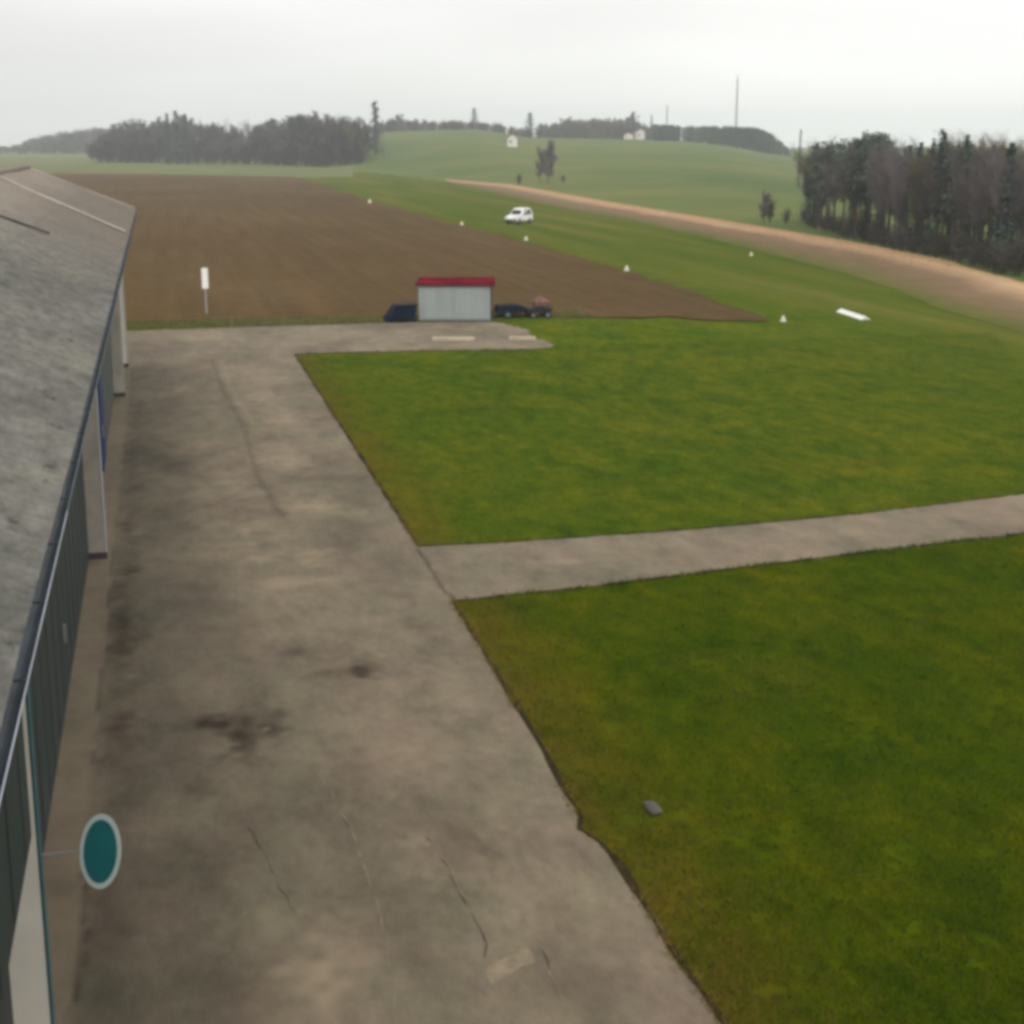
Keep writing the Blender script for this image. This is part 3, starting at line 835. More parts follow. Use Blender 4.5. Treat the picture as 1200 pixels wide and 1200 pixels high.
# ------------------------------------------------------------------ hut and things round it
ht = tag(empty('shed', (14.86, 78.75, 0), R(-13.5)), 'small pale grey sheet-metal shed with a dark red roof at the apron end', 'shed')
m = MB(); m.box(-1.83, -1.2, 0.06, 1.83, 1.2, 1.86); 
hb = m.build('wall', M['hut'], ht, 0.015)
m = MB(); m.box(1.834, -1.16, 0.08, 1.86, 1.16, 1.85); m.build('side_panel', M['hut_side'], ht)
for k in (-1, 1):
    m = MB(); m.box(min(0.02 * k, 1.6 * k), -1.225, 0.12, max(0.02 * k, 1.6 * k), -1.204, 1.74)
    dr = m.build('door', M['hut'], ht, 0.006)
    m = MB(); m.box(0.10 * k - 0.02, -1.25, 0.85, 0.10 * k + 0.02, -1.227, 1.05); m.build('handle', M['steel'], dr)
m = MB()
m.prism([(-1.98, -1.36, 1.875), (1.98, -1.36, 1.875), (1.98, 1.4, 1.98), (-1.98, 1.4, 1.98)], [(-1.98, -1.36, 1.93), (1.98, -1.36, 1.93), (1.98, 1.4, 2.035), (-1.98, 1.4, 2.035)])
for k in range(9): m.box(-1.9 + k * 0.47, -1.35, 1.94, -1.87 + k * 0.47, -1.30, 1.955)
hr = m.build('roof', M['red'], ht, 0.01)
m = MB(); m.box(-1.99, -1.40, 1.845, 1.99, -1.364, 1.925); m.build('fascia', M['red'], hr)
m = MB(); m.box(1.984, -1.38, 1.70, 2.02, 1.42, 1.93); m.build('barge_board', M['red'], hr)
m = MB(); m.box(-1.9, -1.3, 0.0, 1.9, 1.3, 0.058); m.build('base_slab', M['stone'], ht)
# skip with a slanted end
sk = tag(empty('skip_container', (11.85, 78.2, 0)), 'dark blue skip with a slanted end left of the grey shed', 'skip')
pa = [(-0.85, 0.12), (0.72, 0.12), (0.78, 0.84), (-0.28, 0.84)]
m = MB(); m.prism([(x, -0.6, z) for x, z in pa], [(x, 0.6, z) for x, z in pa]); m.build('body', M['tarp'], sk, 0.02)
m = MB(); m.box(-0.34, -0.66, 0.845, 0.84, 0.66, 0.91); m.build('lid', M['black'], sk, 0.015)
for x in (-0.6, 0.55):
    m = MB(); m.box(x, -0.55, 0.0, x + 0.14, 0.55, 0.118); m.build('runner', M['black'], sk)
# low covered trailer and cart
def wheel(parent, x, y, z, r_, wd):
    m = MB(); m.tube((x, y - wd / 2, z), (x, y + wd / 2, z), r_, r_, 18); t_ = m.build('wheel', M['black'], parent, 0.012)
    m = MB(); m.tube((x, y - wd / 2 - 0.006, z), (x, y + wd / 2 + 0.006, z), r_ * 0.55, r_ * 0.55, 14); m.build('rim', M['gutter'], t_)
tr = tag(empty('covered_trailer', (17.75, 78.9, 0)), 'low trailer under a dark blue cover just right of the shed', 'trailer')
m = MB(); m.box(-0.72, -0.62, 0.24, 0.70, 0.62, 0.36); m.build('chassis', M['black'], tr, 0.01)
pa = [(-0.74, 0.37), (0.72, 0.37), (0.66, 0.60), (0.2, 0.66), (-0.62, 0.62)]
m = MB(); m.prism([(x, -0.64, z) for x, z in pa], [(x, 0.64, z) for x, z in pa]); m.build('cover', M['tarp'], tr, 0.02)
wheel(tr, -0.25, -0.70, 0.2, 0.2, 0.14); wheel(tr, -0.25, 0.70, 0.2, 0.2, 0.14)
m = MB(); m.tube((0.70, 0, 0.3), (1.0, -0.3, 0.25), 0.03, 0.03, 6); m.build('drawbar', M['dark'], tr)
ct = tag(empty('flat_cart', (19.2, 78.5, 0)), 'black flat cart carrying a reddish brown bundle', 'cart')
m = MB(); m.box(-0.66, -0.55, 0.30, 0.62, 0.55, 0.50); m.build('bed', M['black'], ct, 0.015)
for x in (-0.4, 0.38):
    for y in (-0.6, 0.6): wheel(ct, x, y, 0.17, 0.17, 0.1)
m = MB(); m.tube((0.60, -0.4, 0.4), (0.66, -0.4, 0.62), 0.02, 0.02, 6); m.tube((0.60, 0.4, 0.4), (0.66, 0.4, 0.62), 0.02, 0.02, 6); m.tube((0.66, -0.4, 0.62), (0.66, 0.4, 0.62), 0.02, 0.02, 6)
m.build('rail', M['dark'], ct)
bd = bpy.data.meshes.new('bundle')
import bmesh
bm = bmesh.new(); bmesh.ops.create_icosphere(bm, subdivisions=3, radius=1.0)
for v_ in bm.verts:
    k = 1 + 0.14 * math.sin(5 * v_.co.x + 2) * math.cos(4 * v_.co.y) + 0.08 * math.sin(9 * v_.co.z)
    v_.co = Vector((v_.co.x * 0.46 * k, v_.co.y * 0.34 * k, max(-0.8, v_.co.z) * 0.30 * k))
bm.to_mesh(bd); bm.free(); bd.materials.append(M['bundle'])
tag(link('bundle', bd, loc=(19.32, 78.5, 0.75)), 'reddish brown bundle lying on the black cart', 'bundle')
# pale slabs on the apron in front of the shed
def slab(loc, sx, sy, rz_, label):
    s_ = tag(empty('concrete_slab', loc, rz_), label, 'slab', 'pale slabs on the apron by the shed')
    m = MB(); m.box(-sx, -sy, 0.0, sx, sy, 0.16); m.build('block', M['slab'], s_, 0.02)
    m = MB(); m.tube((-sx * 0.5, 0, 0.15), (-sx * 0.5, 0, 0.2), 0.03, 0.03, 6); m.tube((sx * 0.5, 0, 0.15), (sx * 0.5, 0, 0.2), 0.03, 0.03, 6); m.build('lifting_eye', M['steel'], s_)
slab((13.05, 69.75, 0.013), 0.98, 0.22, R(-13), 'longer bright pale slab lying before the shed')
slab((16.2, 69.3, 0.013), 0.62, 0.16, R(-12), 'shorter duller slab at the apron corner near the lawn')

# white board on a post in the verge
sp = tag(empty('signpost', (2.28, 83.8, 0.02), R(-5)), 'narrow white upright board on a thin grey post at the field edge', 'sign')
m = MB(); m.tube((0, 0.05, -0.1), (0, 0.05, 2.45), 0.045, 0.04, 8); m.build('post', M['steel'], sp)
m = MB(); m.box(-0.165, -0.02, 1.34, 0.165, 0.006, 2.42); m.build('board', M['white'], sp, 0.006)

# runway markers
def tent(name, hw, hl, hh, parent):
    m = MB()
    for s in (-1, 1):
        m.prism([(s * hw, -hl, 0), (s * (hw - 0.03), -hl, 0), (0.0, -hl, hh - 0.03), (s * 0.002, -hl, hh)], [(s * hw, hl, 0), (s * (hw - 0.03), hl, 0), (0.0, hl, hh - 0.03), (s * 0.002, hl, hh)])
    return m.build(name, M['cream'], parent)
mk = tag(empty('runway_marker', (35.65, 75.5, 0.0), R(-6)), 'long white roof-shaped marker lying on the runway grass', 'runway marker')
tent('panel', 0.26, 2.0, 0.17, mk).data.materials[0] = M['white']
for y_ in (2.003, -2.02):
    m = MB(); m.prism([(-0.22, y_, 0.01), (0.22, y_, 0.01), (0.0, y_, 0.15)], [(-0.22, y_ + 0.016, 0.01), (0.22, y_ + 0.016, 0.01), (0.0, y_ + 0.016, 0.15)])
    m.build('end_board', M['cream'], mk)
def cone():
    r_ = tag(empty('edge_marker'), 'x', 'edge marker', 'white markers along the runway edge')
    m = MB(); m.tube((0, 0, 0.03), (0, 0, 0.52), 0.27, 0.07, 16); m.build('cone', M['cream'], r_, 0.01)
    m = MB(); m.box(-0.3, -0.3, 0, 0.3, 0.3, 0.028); m.build('base', M['stone'], r_)
    return r_
c0 = cone()
spots = [((30.9, 73.6), 0.62, 'small white marker at the near corner of the ploughed field'),
         ((32.3, 105.6), 0.75, 'white marker on the field edge, second nearest of the row'),
         ((33.2, 140.5), 0.8, 'white marker on the field edge just in front of the white car'),
         ((32.5, 168.2), 0.8, 'pale marker on the field edge left of the white car'),
         ((30.9, 232.0), 1.1, 'faint marker farthest away along the ploughed field'),
         ((46.4, 117.6), 0.6, 'lone pale marker on the far side of the runway by the stubble')]
for k, ((x, y), s, lb) in enumerate(spots):
    c = c0 if k == 0 else copy_tree(c0)
    c.location = (x, y, 0.01); c.scale = (s, s, s); c['label'] = lb
# flat stone in the near lawn
bm = bmesh.new(); bmesh.ops.create_icosphere(bm, subdivisions=3, radius=1.0)
for v_ in bm.verts:
    k = 1 + 0.18 * math.sin(4 * v_.co.x + 1) * math.cos(3 * v_.co.y)
    v_.co = Vector((v_.co.x * 0.11 * k, v_.co.y * 0.22 * k, v_.co.z * 0.05 + 0.025))
sm = bpy.data.meshes.new('stone'); bm.to_mesh(sm); bm.free(); sm.materials.append(M['stone'])
tag(link('stone', sm, loc=(6.25, 18.75, 0.02)), 'flat grey stone in the near lawn close to the apron edge', 'stone')

# ------------------------------------------------------------------ white car on the runway
car = tag(empty('parked_car', (39.4, 170.2, 0.01)), 'small white car with dark side windows standing on the grass runway', 'car')
Lc, Wc = 3.5, 1.56
side = [(-1.75, 0.35), (-1.75, 0.62), (-1.68, 0.82), (-0.72, 0.98), (-0.22, 1.50), (0.05, 1.66), (1.2, 1.68), (1.55, 1.55), (1.72, 0.95), (1.75, 0.35)]
def sect(f, inset):   # tumblehome: narrower above the waist
    return [(x, f * (Wc / 2 - (inset if z > 1.0 else 0.0)), z) for x, z in side]
m = MB(); m.prism(sect(-1, 0.13), sect(1, 0.13)); cb = m.build('body', M['paint'], car, 0.05)
def side_window(s, x0, x1, x2, x3):
    y = s * (Wc / 2 - 0.02)
    m = MB()
    a = [(x0, y - s * 0.02, 1.0), (x1, y - s * 0.02, 1.0), (x2, y - s * 0.115, 1.52), (x3, y - s * 0.115, 1.52)]
    m.prism(a, [(x, yy + s * 0.03, z) for x, yy, z in a])
    return m.build('window', M['glass'], car)
for s in (-1, 1):
    side_window(s, -0.5, 0.38, 0.38, -0.1); side_window(s, 0.5, 1.4, 1.28, 0.5)
m = MB(); m.prism([(-0.70, -0.6, 1.03), (-0.70, 0.6, 1.03), (-0.26, 0.52, 1.49), (-0.26, -0.52, 1.49)], [(-0.73, -0.6, 1.045), (-0.73, 0.6, 1.045), (-0.29, 0.52, 1.505), (-0.29, -0.52, 1.505)])
m.build('windscreen', M['glass'], car)
m = MB(); m.box(-1.80, -0.74, 0.30, -1.73, 0.74, 0.52); m.build('bumper', M['dark'], car, 0.02)
for s in (-1, 1):
    m = MB(); m.box(-1.775, s * 0.56 - 0.14, 0.62, -1.70, s * 0.56 + 0.14, 0.78); m.build('headlight', M['lamp'], car, 0.02)
    for x in (-1.08, 1.1): wheel(car, x, s * 0.70, 0.30, 0.30, 0.2)
car.rotation_euler = (0, 0, R(-YAW + 58))

# ------------------------------------------------------------------ trees
def rot_about(d, ax_, ang): return (Matrix.Rotation(ang, 3, ax_) @ d)
def tree_bare(h, spread, seed, trunk_frac=0.28, twig_n=5, twig_w=0.02, low=False):
    rd = random.Random(seed)
    T, C = MB(), MB()
    def limb(p, d, ln, r_, lv):
        segs = 3 if lv == 0 else 2
        for k in range(segs):
            q = p + d * (ln / segs)
            r2 = r_ * (0.78 if lv == 0 else 0.62)
            T.tube(p, q, r_, r2, 6 if lv == 0 else (4 if lv == 1 else 3), cap=False)
            start = 1 if lv == 0 and k == 0 else 0
            if low or not (lv == 0 and k == 0):
                nb = (4, 3, 3)[lv] if lv < 3 else 0
                for b in range(nb):
                    if lv >= 2: break
                    side_ = rot_about(d.orthogonal().normalized(), d, rd.uniform(0, 6.28))
                    nd = (d * rd.uniform(0.55, 1.0) + side_ * rd.uniform(0.5, 0.95) * spread + Vector((0, 0, 0.25))).normalized()
                    limb(p + (q - p) * rd.uniform(0.2, 1), nd, ln * rd.uniform(0.42, 0.62), r2 * 0.5, lv + 1)
                if lv >= 1:
                    for b in range(twig_n * (1 if lv == 1 else 2)):
                        side_ = rot_about(d.orthogonal().normalized(), d, rd.uniform(0, 6.28))
                        nd = (d * rd.uniform(0.5, 1.1) + side_ * rd.uniform(0.4, 1.0) + Vector((0, 0, 0.2))).normalized()
                        a0 = p + (q - p) * rd.random()
                        tl = h * rd.uniform(0.06, 0.13)
                        sd_ = nd.orthogonal().normalized() * twig_w * h / 10
                        e = a0 + nd * tl
                        C.poly([a0 - sd_, a0 + sd_, e])
                        for z in range(3):
                            nd2 = (nd + Vector((rd.uniform(-1, 1), rd.uniform(-1, 1), rd.uniform(-0.4, 1))) * 0.7).normalized()
                            s0 = a0 + nd * tl * rd.uniform(0.2, 0.9)
                            sd2 = nd2.orthogonal().normalized() * twig_w * 0.8 * h / 10
                            C.poly([s0 - sd2, s0 + sd2, s0 + nd2 * tl * 0.6])
            p = q
            d = (d + Vector((rd.uniform(-1, 1), rd.uniform(-1, 1), 0.3)) * (0.06 if lv == 0 else 0.16)).normalized()
            r_ = r2
    limb(Vector((0, 0, 0)), Vector((rd.uniform(-.04, .04), rd.uniform(-.04, .04), 1)).normalized(), h * 0.80, h * 0.016, 0)
    return T, C
def tree_pine(h, seed):
    rd = random.Random(seed)
    T, C = MB(), MB()
    p = Vector((0, 0, 0)); d = Vector((rd.uniform(-.03, .03), rd.uniform(-.03, .03), 1))
    r_ = h * 0.017
    pts = []
    for k in range(6):
        q = p + d * h / 6.2; T.tube(p, q, r_, r_ * 0.82, 7, cap=False); pts.append((p, q)); p = q; r_ *= 0.82
        d = (d + Vector((rd.uniform(-.05, .05), rd.uniform(-.05, .05), 0.1))).normalized()
    for k in range(46):
        f_ = 0.38 + 0.62 * (k + rd.random()) / 46
        z = h * f_ * 0.98
        k_ = min(5, int(f_ * 6)); base = pts[k_][0].lerp(pts[k_][1], f_ * 6 - k_ if f_ * 6 - k_ <= 1 else 1)
        a = rd.uniform(0, 6.28); reach = h * (0.05 + 0.15 * math.sin(math.pi * min(1, (1.04 - f_) / 0.66)) ** 0.8) * rd.uniform(0.6, 1.15)
        tip = base + Vector((math.cos(a) * reach, math.sin(a) * reach, h * rd.uniform(0.0, 0.05)))
        T.tube(base, tip, h * 0.004, h * 0.002, 3, cap=False)
        for b in range(30):
            c = base.lerp(tip, rd.uniform(0.35, 1.05)) + Vector((rd.gauss(0, 1), rd.gauss(0, 1), rd.gauss(0, 0.6))) * h * 0.026
            u = Vector((rd.uniform(-1, 1), rd.uniform(-1, 1), rd.uniform(-0.4, 1))).normalized() * h * 0.024
            s_ = u.orthogonal().normalized() * h * 0.011
            C.poly([c - s_, c + s_, c + u])
    return T, C
def tree_spruce(h, seed, wide=0.17):
    rd = random.Random(seed)
    T, C = MB(), MB()
    T.tube((0, 0, 0), (0, 0, h * 0.97), h * 0.014, h * 0.002, 7, cap=False)
    n = 30
    for k in range(n):
        f_ = 0.1 + 0.9 * k / n
        R_ = h * wide * (1.03 - f_) ** 0.85 * rd.uniform(0.8, 1.15)
        for b in range(9):
            a = rd.uniform(0, 6.28)
            l_ = R_ * rd.uniform(0.7, 1.1)
            z = h * f_ + rd.uniform(-0.02, 0.02) * h
            for c in range(5):
                t_ = (c + rd.random()) / 5
                o_ = Vector((math.cos(a) * l_ * t_, math.sin(a) * l_ * t_, z - l_ * 0.28 * t_ ** 1.5))
                e = o_ + Vector((math.cos(a + rd.uniform(-.8, .8)), math.sin(a + rd.uniform(-.8, .8)), rd.uniform(-0.7, 0.1))) * h * 0.035
                s_ = Vector((-math.sin(a), math.cos(a), rd.uniform(-.3, .3))) * h * 0.012
                C.poly([o_ - s_, o_ + s_, e])
    C.poly([(-0.006 * h, 0, h * 0.93), (0.006 * h, 0, h * 0.93), (0, 0, h)])
    return T, C
def bush(h, seed):
    rd = random.Random(seed)
    T, C = MB(), MB()
    for k in range(9):
        a = rd.uniform(0, 6.28); t_ = Vector((math.cos(a) * h * 0.3 * rd.random(), math.sin(a) * h * 0.3 * rd.random(), h * rd.uniform(0.6, 0.95)))
        T.tube((0, 0, 0), t_, h * 0.012, h * 0.005, 4, cap=False)
        for b in range(60):
            c = t_ * rd.uniform(0.3, 1.05) + Vector((rd.gauss(0, 1), rd.gauss(0, 1), rd.gauss(0, 1))) * h * 0.09
            u = Vector((rd.uniform(-1, 1), rd.uniform(-1, 1), rd.uniform(-0.2, 1))).normalized() * h * 0.09
            s_ = u.orthogonal().normalized() * h * 0.02
            C.poly([c - s_, c + s_, c + u])
    return T, C

protos = {}
def proto(key, TC, bark, leaf):
    T, C = TC
    top = max(p_[2] for p_ in T.v + C.v)
    for b_ in (T, C): b_.v = [tuple(c_ * 10 / top for c_ in p_) for p_ in b_.v]
    protos[key] = (T.mesh('trunk', M[bark]), C.mesh('crown', M[leaf]), T, C)
for k in range(4): proto('bare%d' % k, tree_bare(10, 0.9, 11 + k), 'bark', 'twig')
for k in range(2): proto('slim%d' % k, tree_bare(10, 0.5, 31 + k, twig_w=0.016), 'bark', 'twig')
for k in range(2): proto('feather%d' % k, tree_bare(10, 0.62, 91 + k, twig_n=10, twig_w=0.011), 'bark', 'twig_pale')
for k in range(3): proto('dense%d' % k, tree_bare(10, 1.0, 81 + k, twig_n=8, twig_w=0.05, low=True), 'bark', 'twig')
proto('pale0', tree_bare(10, 0.9, 41, twig_n=7, twig_w=0.035, low=True), 'bark', 'twig_pale'); proto('pale1', tree_bare(10, 0.55, 42, twig_n=7, twig_w=0.03), 'bark', 'twig_pale')
for k in range(3): proto('pine%d' % k, tree_pine(10, 51 + k), 'bark_pine', 'needle_pine')
for k in range(3): proto('spruce%d' % k, tree_spruce(10, 61 + k, (0.17, 0.13, 0.2)[k]), 'bark', 'needle')
for k in range(2): proto('bush%d' % k, bush(10, 71 + k), 'bark', 'bush')

def plant(key, x, y, h, name, label, cat='tree', group=None, z=None, wide=1.0):
    z = float(terrain(x, y)[0]) if z is None else z
    r_ = empty(name, (x, y, z - 0.02), random.uniform(0, 6.28))
    s = h / 10
    r_.scale = (s * wide, s * wide, s)
    tag(r_, label, cat, group)
    T, C = protos[key][0], protos[key][1]
    link('trunk', T, r_); link('crown', C, r_)
    return r_

def ray_xy(px, D):
    a = YR + math.atan((px - 600) / 1800 * math.cos(PR))
    return D * math.sin(a), D * math.cos(a)

# the wood on the right: every tree its own object
GR = 'trees of the wood at the right'
LB = {'bare': 'bare brown winter tree in the wood beyond the stubble band', 'slim': 'slender bare tree in the wood beyond the stubble band', 'pine': 'tall dark pine in the wood beyond the stubble band', 'spruce': 'dark conical spruce in the wood beyond the stubble band', 'pale': 'pale budding tree in the wood beyond the stubble band'}
NM = {'bare': 'bare_tree', 'slim': 'slender_tree', 'pine': 'pine_tree', 'spruce': 'spruce_tree', 'pale': 'budding_tree'}
GP = {k: 'winter trees of the right-hand wood: ' + v for k, v in {'bare': 'bare trees', 'slim': 'slender trees', 'pine': 'pines', 'spruce': 'spruces', 'pale': 'budding trees'}.items()}
def wood_edge(px):      # distance of the wood's front edge along a bearing
    return np.interp(px, [940, 1000, 1060, 1110, 1150, 1190, 1240], [174, 151, 134, 126, 119, 113, 108])
placed = []
tries = 0
while len(placed) < 100 and tries < 6000:
    tries += 1
    px = random.uniform(946, 1232)
    D = wood_edge(px) + 1.0 + 27 * random.random() ** 1.5
    x, y = ray_xy(px, D)
    if any(math.hypot(x - a, y - b) < 1.25 for a, b in placed): continue
    placed.append((x, y))
    u = random.random()
    if px < 1055: kd = 'pine' if u < 0.42 else 'spruce' if u < 0.52 else 'bare' if u < 0.80 else 'slim'
    elif px < 1150: kd = 'slim' if u < 0.30 else 'bare' if u < 0.60 else 'pale' if u < 0.72 else 'spruce' if u < 0.85 else 'pine'
    else: kd = 'spruce' if u < 0.30 else 'slim' if u < 0.60 else 'bare' if u < 0.85 else 'pale'
    nk = {'bare': 4, 'slim': 2, 'pine': 3, 'spruce': 3, 'pale': 2}[kd]
    top = np.interp(px, [945, 965, 990, 1010, 1035, 1060, 1080, 1100, 1130, 1160, 1200], [172, 163, 157, 158, 153, 166, 162, 160, 156, 156, 160]) + random.uniform(-2, 16)
    h = 9 + (165 - top) / 1800 * D
    key = 'dense%d' % random.randrange(3) if kd == 'bare' and random.random() < 0.35 else kd + str(random.randrange(nk))
    plant(key, x, y, h, NM[kd], LB[kd], 'tree', GP[kd], wide=random.uniform(0.45, 0.6) if key.startswith('dense') else random.uniform(0.7, 1.0))
# standouts of that wood
for px, dd, top, kd, lb in ((1105, 4, 150, 'spruce1', 'tallest spruce of the right wood, a dark spire above its neighbours'),
                            (1020, 3, 152, 'pine0', 'tallest broad dark pine near the left end of the right wood'),
                            (1186, 2, 164, 'spruce0', 'big dark spruce at the right end of the wood, nearest the stubble'),
                            (1140, 12, 146, 'slim1', 'tall pale-grey bare tree rising behind the middle of the right wood')):
    D = float(wood_edge(px)) + dd
    x, y = ray_xy(px, D)
    plant(kd, x, y, 9 + (165 - top) / 1800 * D, NM[kd[:-1]], lb)
for px, dd, top in ((1118, 10, 151), (1127, 14, 148), (1150, 11, 147), (1159, 15, 150), (1168, 12, 152), (1177, 16, 150), (965, 8, 155), (952, 4, 160), (1085, 12, 155), (1040, 14, 156)):
    D = float(wood_edge(px)) + dd
    x, y = ray_xy(px, D)
    plant('feather%d' % (px % 2), x, y, 9 + (165 - top) / 1800 * D, 'feathery_tree', 'feathery pale-grey bare treetop showing above the right wood', 'tree', 'feathery bare treetops of the right wood')
# shrubs along the foot of the wood
k = 0
for px in np.arange(946, 1222, 4.2):
    D = float(wood_edge(px)) + random.choice((random.uniform(-1.0, 2.0), random.uniform(2, 9))); x, y = ray_xy(px, D)
    plant('bush%d' % (k % 2), x, y, random.uniform(1.0, 3.0), 'shrub', 'low brown shrub at the foot of the right wood', 'shrub', 'shrubs along the foot of the right wood'); k += 1

# lone trees and shrubs in front of the hill
for px, D, h, kd, nm, lb, wd in ((642, 332, 9.6, 'dense0', 'bare_tree', 'lone tall bare tree beyond the stubble in front of the meadow hill', 0.6),
                             (633, 338, 8.4, 'dense2', 'bare_tree', 'thinner bare tree at the left of the lone tall one before the hill', 0.55),
                             (608, 330, 2.6, 'bush0', 'shrub', 'small dark shrub at the stubble edge left of the lone bare trees', 0.9),
                             (899, 176, 3.9, 'dense2', 'small_tree', 'small brown tree at the stubble edge left of the right wood', 0.75),
                             (906, 178, 3.4, 'bush1', 'shrub', 'brown shrub beside the small tree left of the right wood', 0.7),
                             (925, 176, 2.0, 'bush0', 'shrub', 'low shrub between the small tree and the right wood', 1.0),
                             (660, 330, 1.8, 'bush1', 'shrub', 'low shrub just right of the lone bare tree', 1.0),
                             (440, 590, 19.5, 'spruce1', 'narrow_tree', 'tall narrow dark tree right of the far left wood', 1.7),
                             (418, 545, 14.0, 'pale0', 'budding_tree', 'pale yellowish tree at the right end of the far left wood', 1.0),
                             (427, 560, 11.0, 'pale1', 'budding_tree', 'smaller pale tree between the far left wood and the narrow dark tree', 1.0),
                             (207, 640, 21.0, 'spruce0', 'spruce_tree', 'tallest dark spruce of the far left wood', 1.3),
                             (197, 645, 20.0, 'spruce2', 'spruce_tree', 'spruce just left of the tallest in the far left wood', 1.0),
                             (218, 650, 20.0, 'spruce0', 'spruce_tree', 'spruce just right of the tallest in the far left wood', 1.0),
                             (740, 850, 15.0, 'dense1', 'round_tree', 'broad round bare tree on the ridge beside the white houses', 1.3),
                             (763, 850, 13.0, 'spruce1', 'spruce_tree', 'dark pointed spruce on the ridge right of the round tree', 1.0),
                             (665, 850, 12.0, 'dense2', 'round_tree', 'bare tree standing above the dark ridge wood', 1.2),
                             (621, 830, 13.0, 'spruce2', 'spruce_tree', 'dark conifer at the left end of the ridge wood', 2.4),
                             (879, 820, 9.0, 'dense1', 'bare_tree', 'bare tree poking above the plantation at the right of the ridge', 1.0),
                             (556, 860, 11.0, 'spruce0', 'spruce_tree', 'lone pointed conifer on the hilltop left of the white house', 2.4),
                             (470, 860, 9.0, 'dense0', 'bare_tree', 'bare tree on the hilltop right of the narrow dark tree', 1.1),
                             (938, 300, 11.2, 'spruce1', 'thin_tree', 'very thin tall tree at the left end of the right wood', 0.5)):
    x, y = ray_xy(px, D)
    plant(kd, x, y, h, nm, lb, 'shrub' if nm == 'shrub' else 'tree', wide=wd)

# far woods that read as one mass
def mass(name, items, label, sink=0.0):
    V, F, MI, n = [], [], [], 0
    mats = []
    for key, x, y, h, wd in items:
        _, _, T, C = protos[key]
        z = float(terrain(x, y)[0]); s = h / 10; a = random.uniform(0, 6.28); ca, sa = math.cos(a), math.sin(a)
        for mb_, mt in ((T, protos[key][0].materials[0]), (C, protos[key][1].materials[0])):
            if mt not in mats: mats.append(mt)
            v = np.array(mb_.v) * s; v[:, :2] *= wd
            V.append(np.stack([v[:, 0] * ca - v[:, 1] * sa + x, v[:, 0] * sa + v[:, 1] * ca + y, v[:, 2] * (1 + sink) + z - sink * h], 1))
            for f in mb_.f:
                F.append(tuple(i_ + n for i_ in f)); MI.append(mats.index(mt))
            n += len(v)
    me = bpy.data.meshes.new(name)
    me.from_pydata(np.vstack(V).tolist(), [], F)
    for mt in mats: me.materials.append(mt)
    me.polygons.foreach_set('material_index', MI)
    return tag(link(name, me), label, 'wood', kind='stuff')
items = []
TOPX = [105, 125, 150, 180, 200, 220, 235, 255, 270, 285, 300, 330, 360, 385, 400, 420, 436]
TOPY = [154, 148, 142, 136, 133, 136, 144, 136, 142, 148, 137, 134, 129, 129, 136, 142, 156]
for k in range(86):
    px = 108 + 322 * ((k * 0.61803) % 1); row = k % 4
    D = np.interp(px, [110, 270, 330, 400, 436], [700, 650, 610, 555, 545]) + row * 14 + random.uniform(-4, 4)
    x, y = ray_xy(px, D)
    h = 9 + (165 - np.interp(px, TOPX, TOPY) - random.uniform(-3, 9) + (3 - row) * -1.5) / 1800 * D
    g0 = np.interp(px, [110, 440], [0, 0])
    items.append((random.choice(['dense0', 'dense1', 'dense2', 'dense0', 'dense1', 'dense2', 'bare3', 'bare1', 'pine1']), x, y, max(8, h), random.uniform(0.9, 1.25)))
for k in range(110):      # shrubby wood edge
    px = random.uniform(112, 425); D = np.interp(px, [110, 270, 330, 400, 436], [692, 642, 602, 548, 538]) + random.choice((0, 0, 18, 36))
    x, y = ray_xy(px, D); items.append(('bush%d' % (k % 2), x, y, random.uniform(4, 11), 1.5))
mass('far_wood', items, 'far purple-brown bare wood beyond the ploughed field')
items = []
for k in range(150):     # bluish wooded rise at the far left
    px = random.uniform(-40, 135); D = random.uniform(1150, 1300)
    x, y = ray_xy(px, D)
    top = np.interp(px, [-40, 0, 20, 45, 70, 100, 135], [172, 170, 168, 161, 156, 152, 149]) + random.uniform(-1, 4)
    items.append((random.choice(['dense0', 'dense1', 'bush0', 'spruce2']), x, y, max(5, 9 + (165 - top) / 1800 * D), 1.6))
mass('distant_wood', items, 'hazy bluish wood on the skyline at the far left')
items = []
for k in range(150):      # ridge wood and plantation on the meadow hill
    px = random.uniform(632, 764); D = random.uniform(838, 858)
    top = np.interp(px, [632, 650, 680, 722, 735, 764], [145, 143, 140, 139, 143, 146]) + random.uniform(-1, 6)
    x, y = ray_xy(px, D); z = float(terrain(x, y)[0])
    items.append((random.choice(['dense0', 'dense1', 'bush1', 'spruce2', 'dense2']), x, y, max(3, 9 + (165 - top) / 1800 * D - z), 1.4))
mass('ridge_wood', items, 'dark mixed wood along the top of the meadow hill', 0.45)
items = []
for k in range(260):
    px = random.uniform(766, 927); D = random.uniform(800, 856)
    top = np.interp(px, [766, 800, 860, 890, 905, 918, 927], [147, 148, 149, 151, 159, 168, 176]) + random.uniform(-1.0, 2.5)
    x, y = ray_xy(px, D); z = float(terrain(x, y)[0])
    items.append((random.choice(['spruce2', 'spruce0', 'pine2']), x, y, max(3, 9 + (165 - top) / 1800 * D - z), 1.7))
mass('plantation', items, 'even dark conifer plantation at the right of the ridge', 0.45)
items = []
for k in range(150):
    px = random.uniform(440, 622); D = random.uniform(836, 862)
    top = np.interp(px, [446, 470, 500, 560, 600, 615], [142, 138, 142, 143, 146, 149]) + random.uniform(-2, 7)
    x, y = ray_xy(px, D); z = float(terrain(x, y)[0])
    items.append((random.choice(['dense0', 'dense1', 'bush0', 'dense2', 'bush1']), x, y, max(4, 9 + (165 - top) / 1800 * D - z), 1.3))
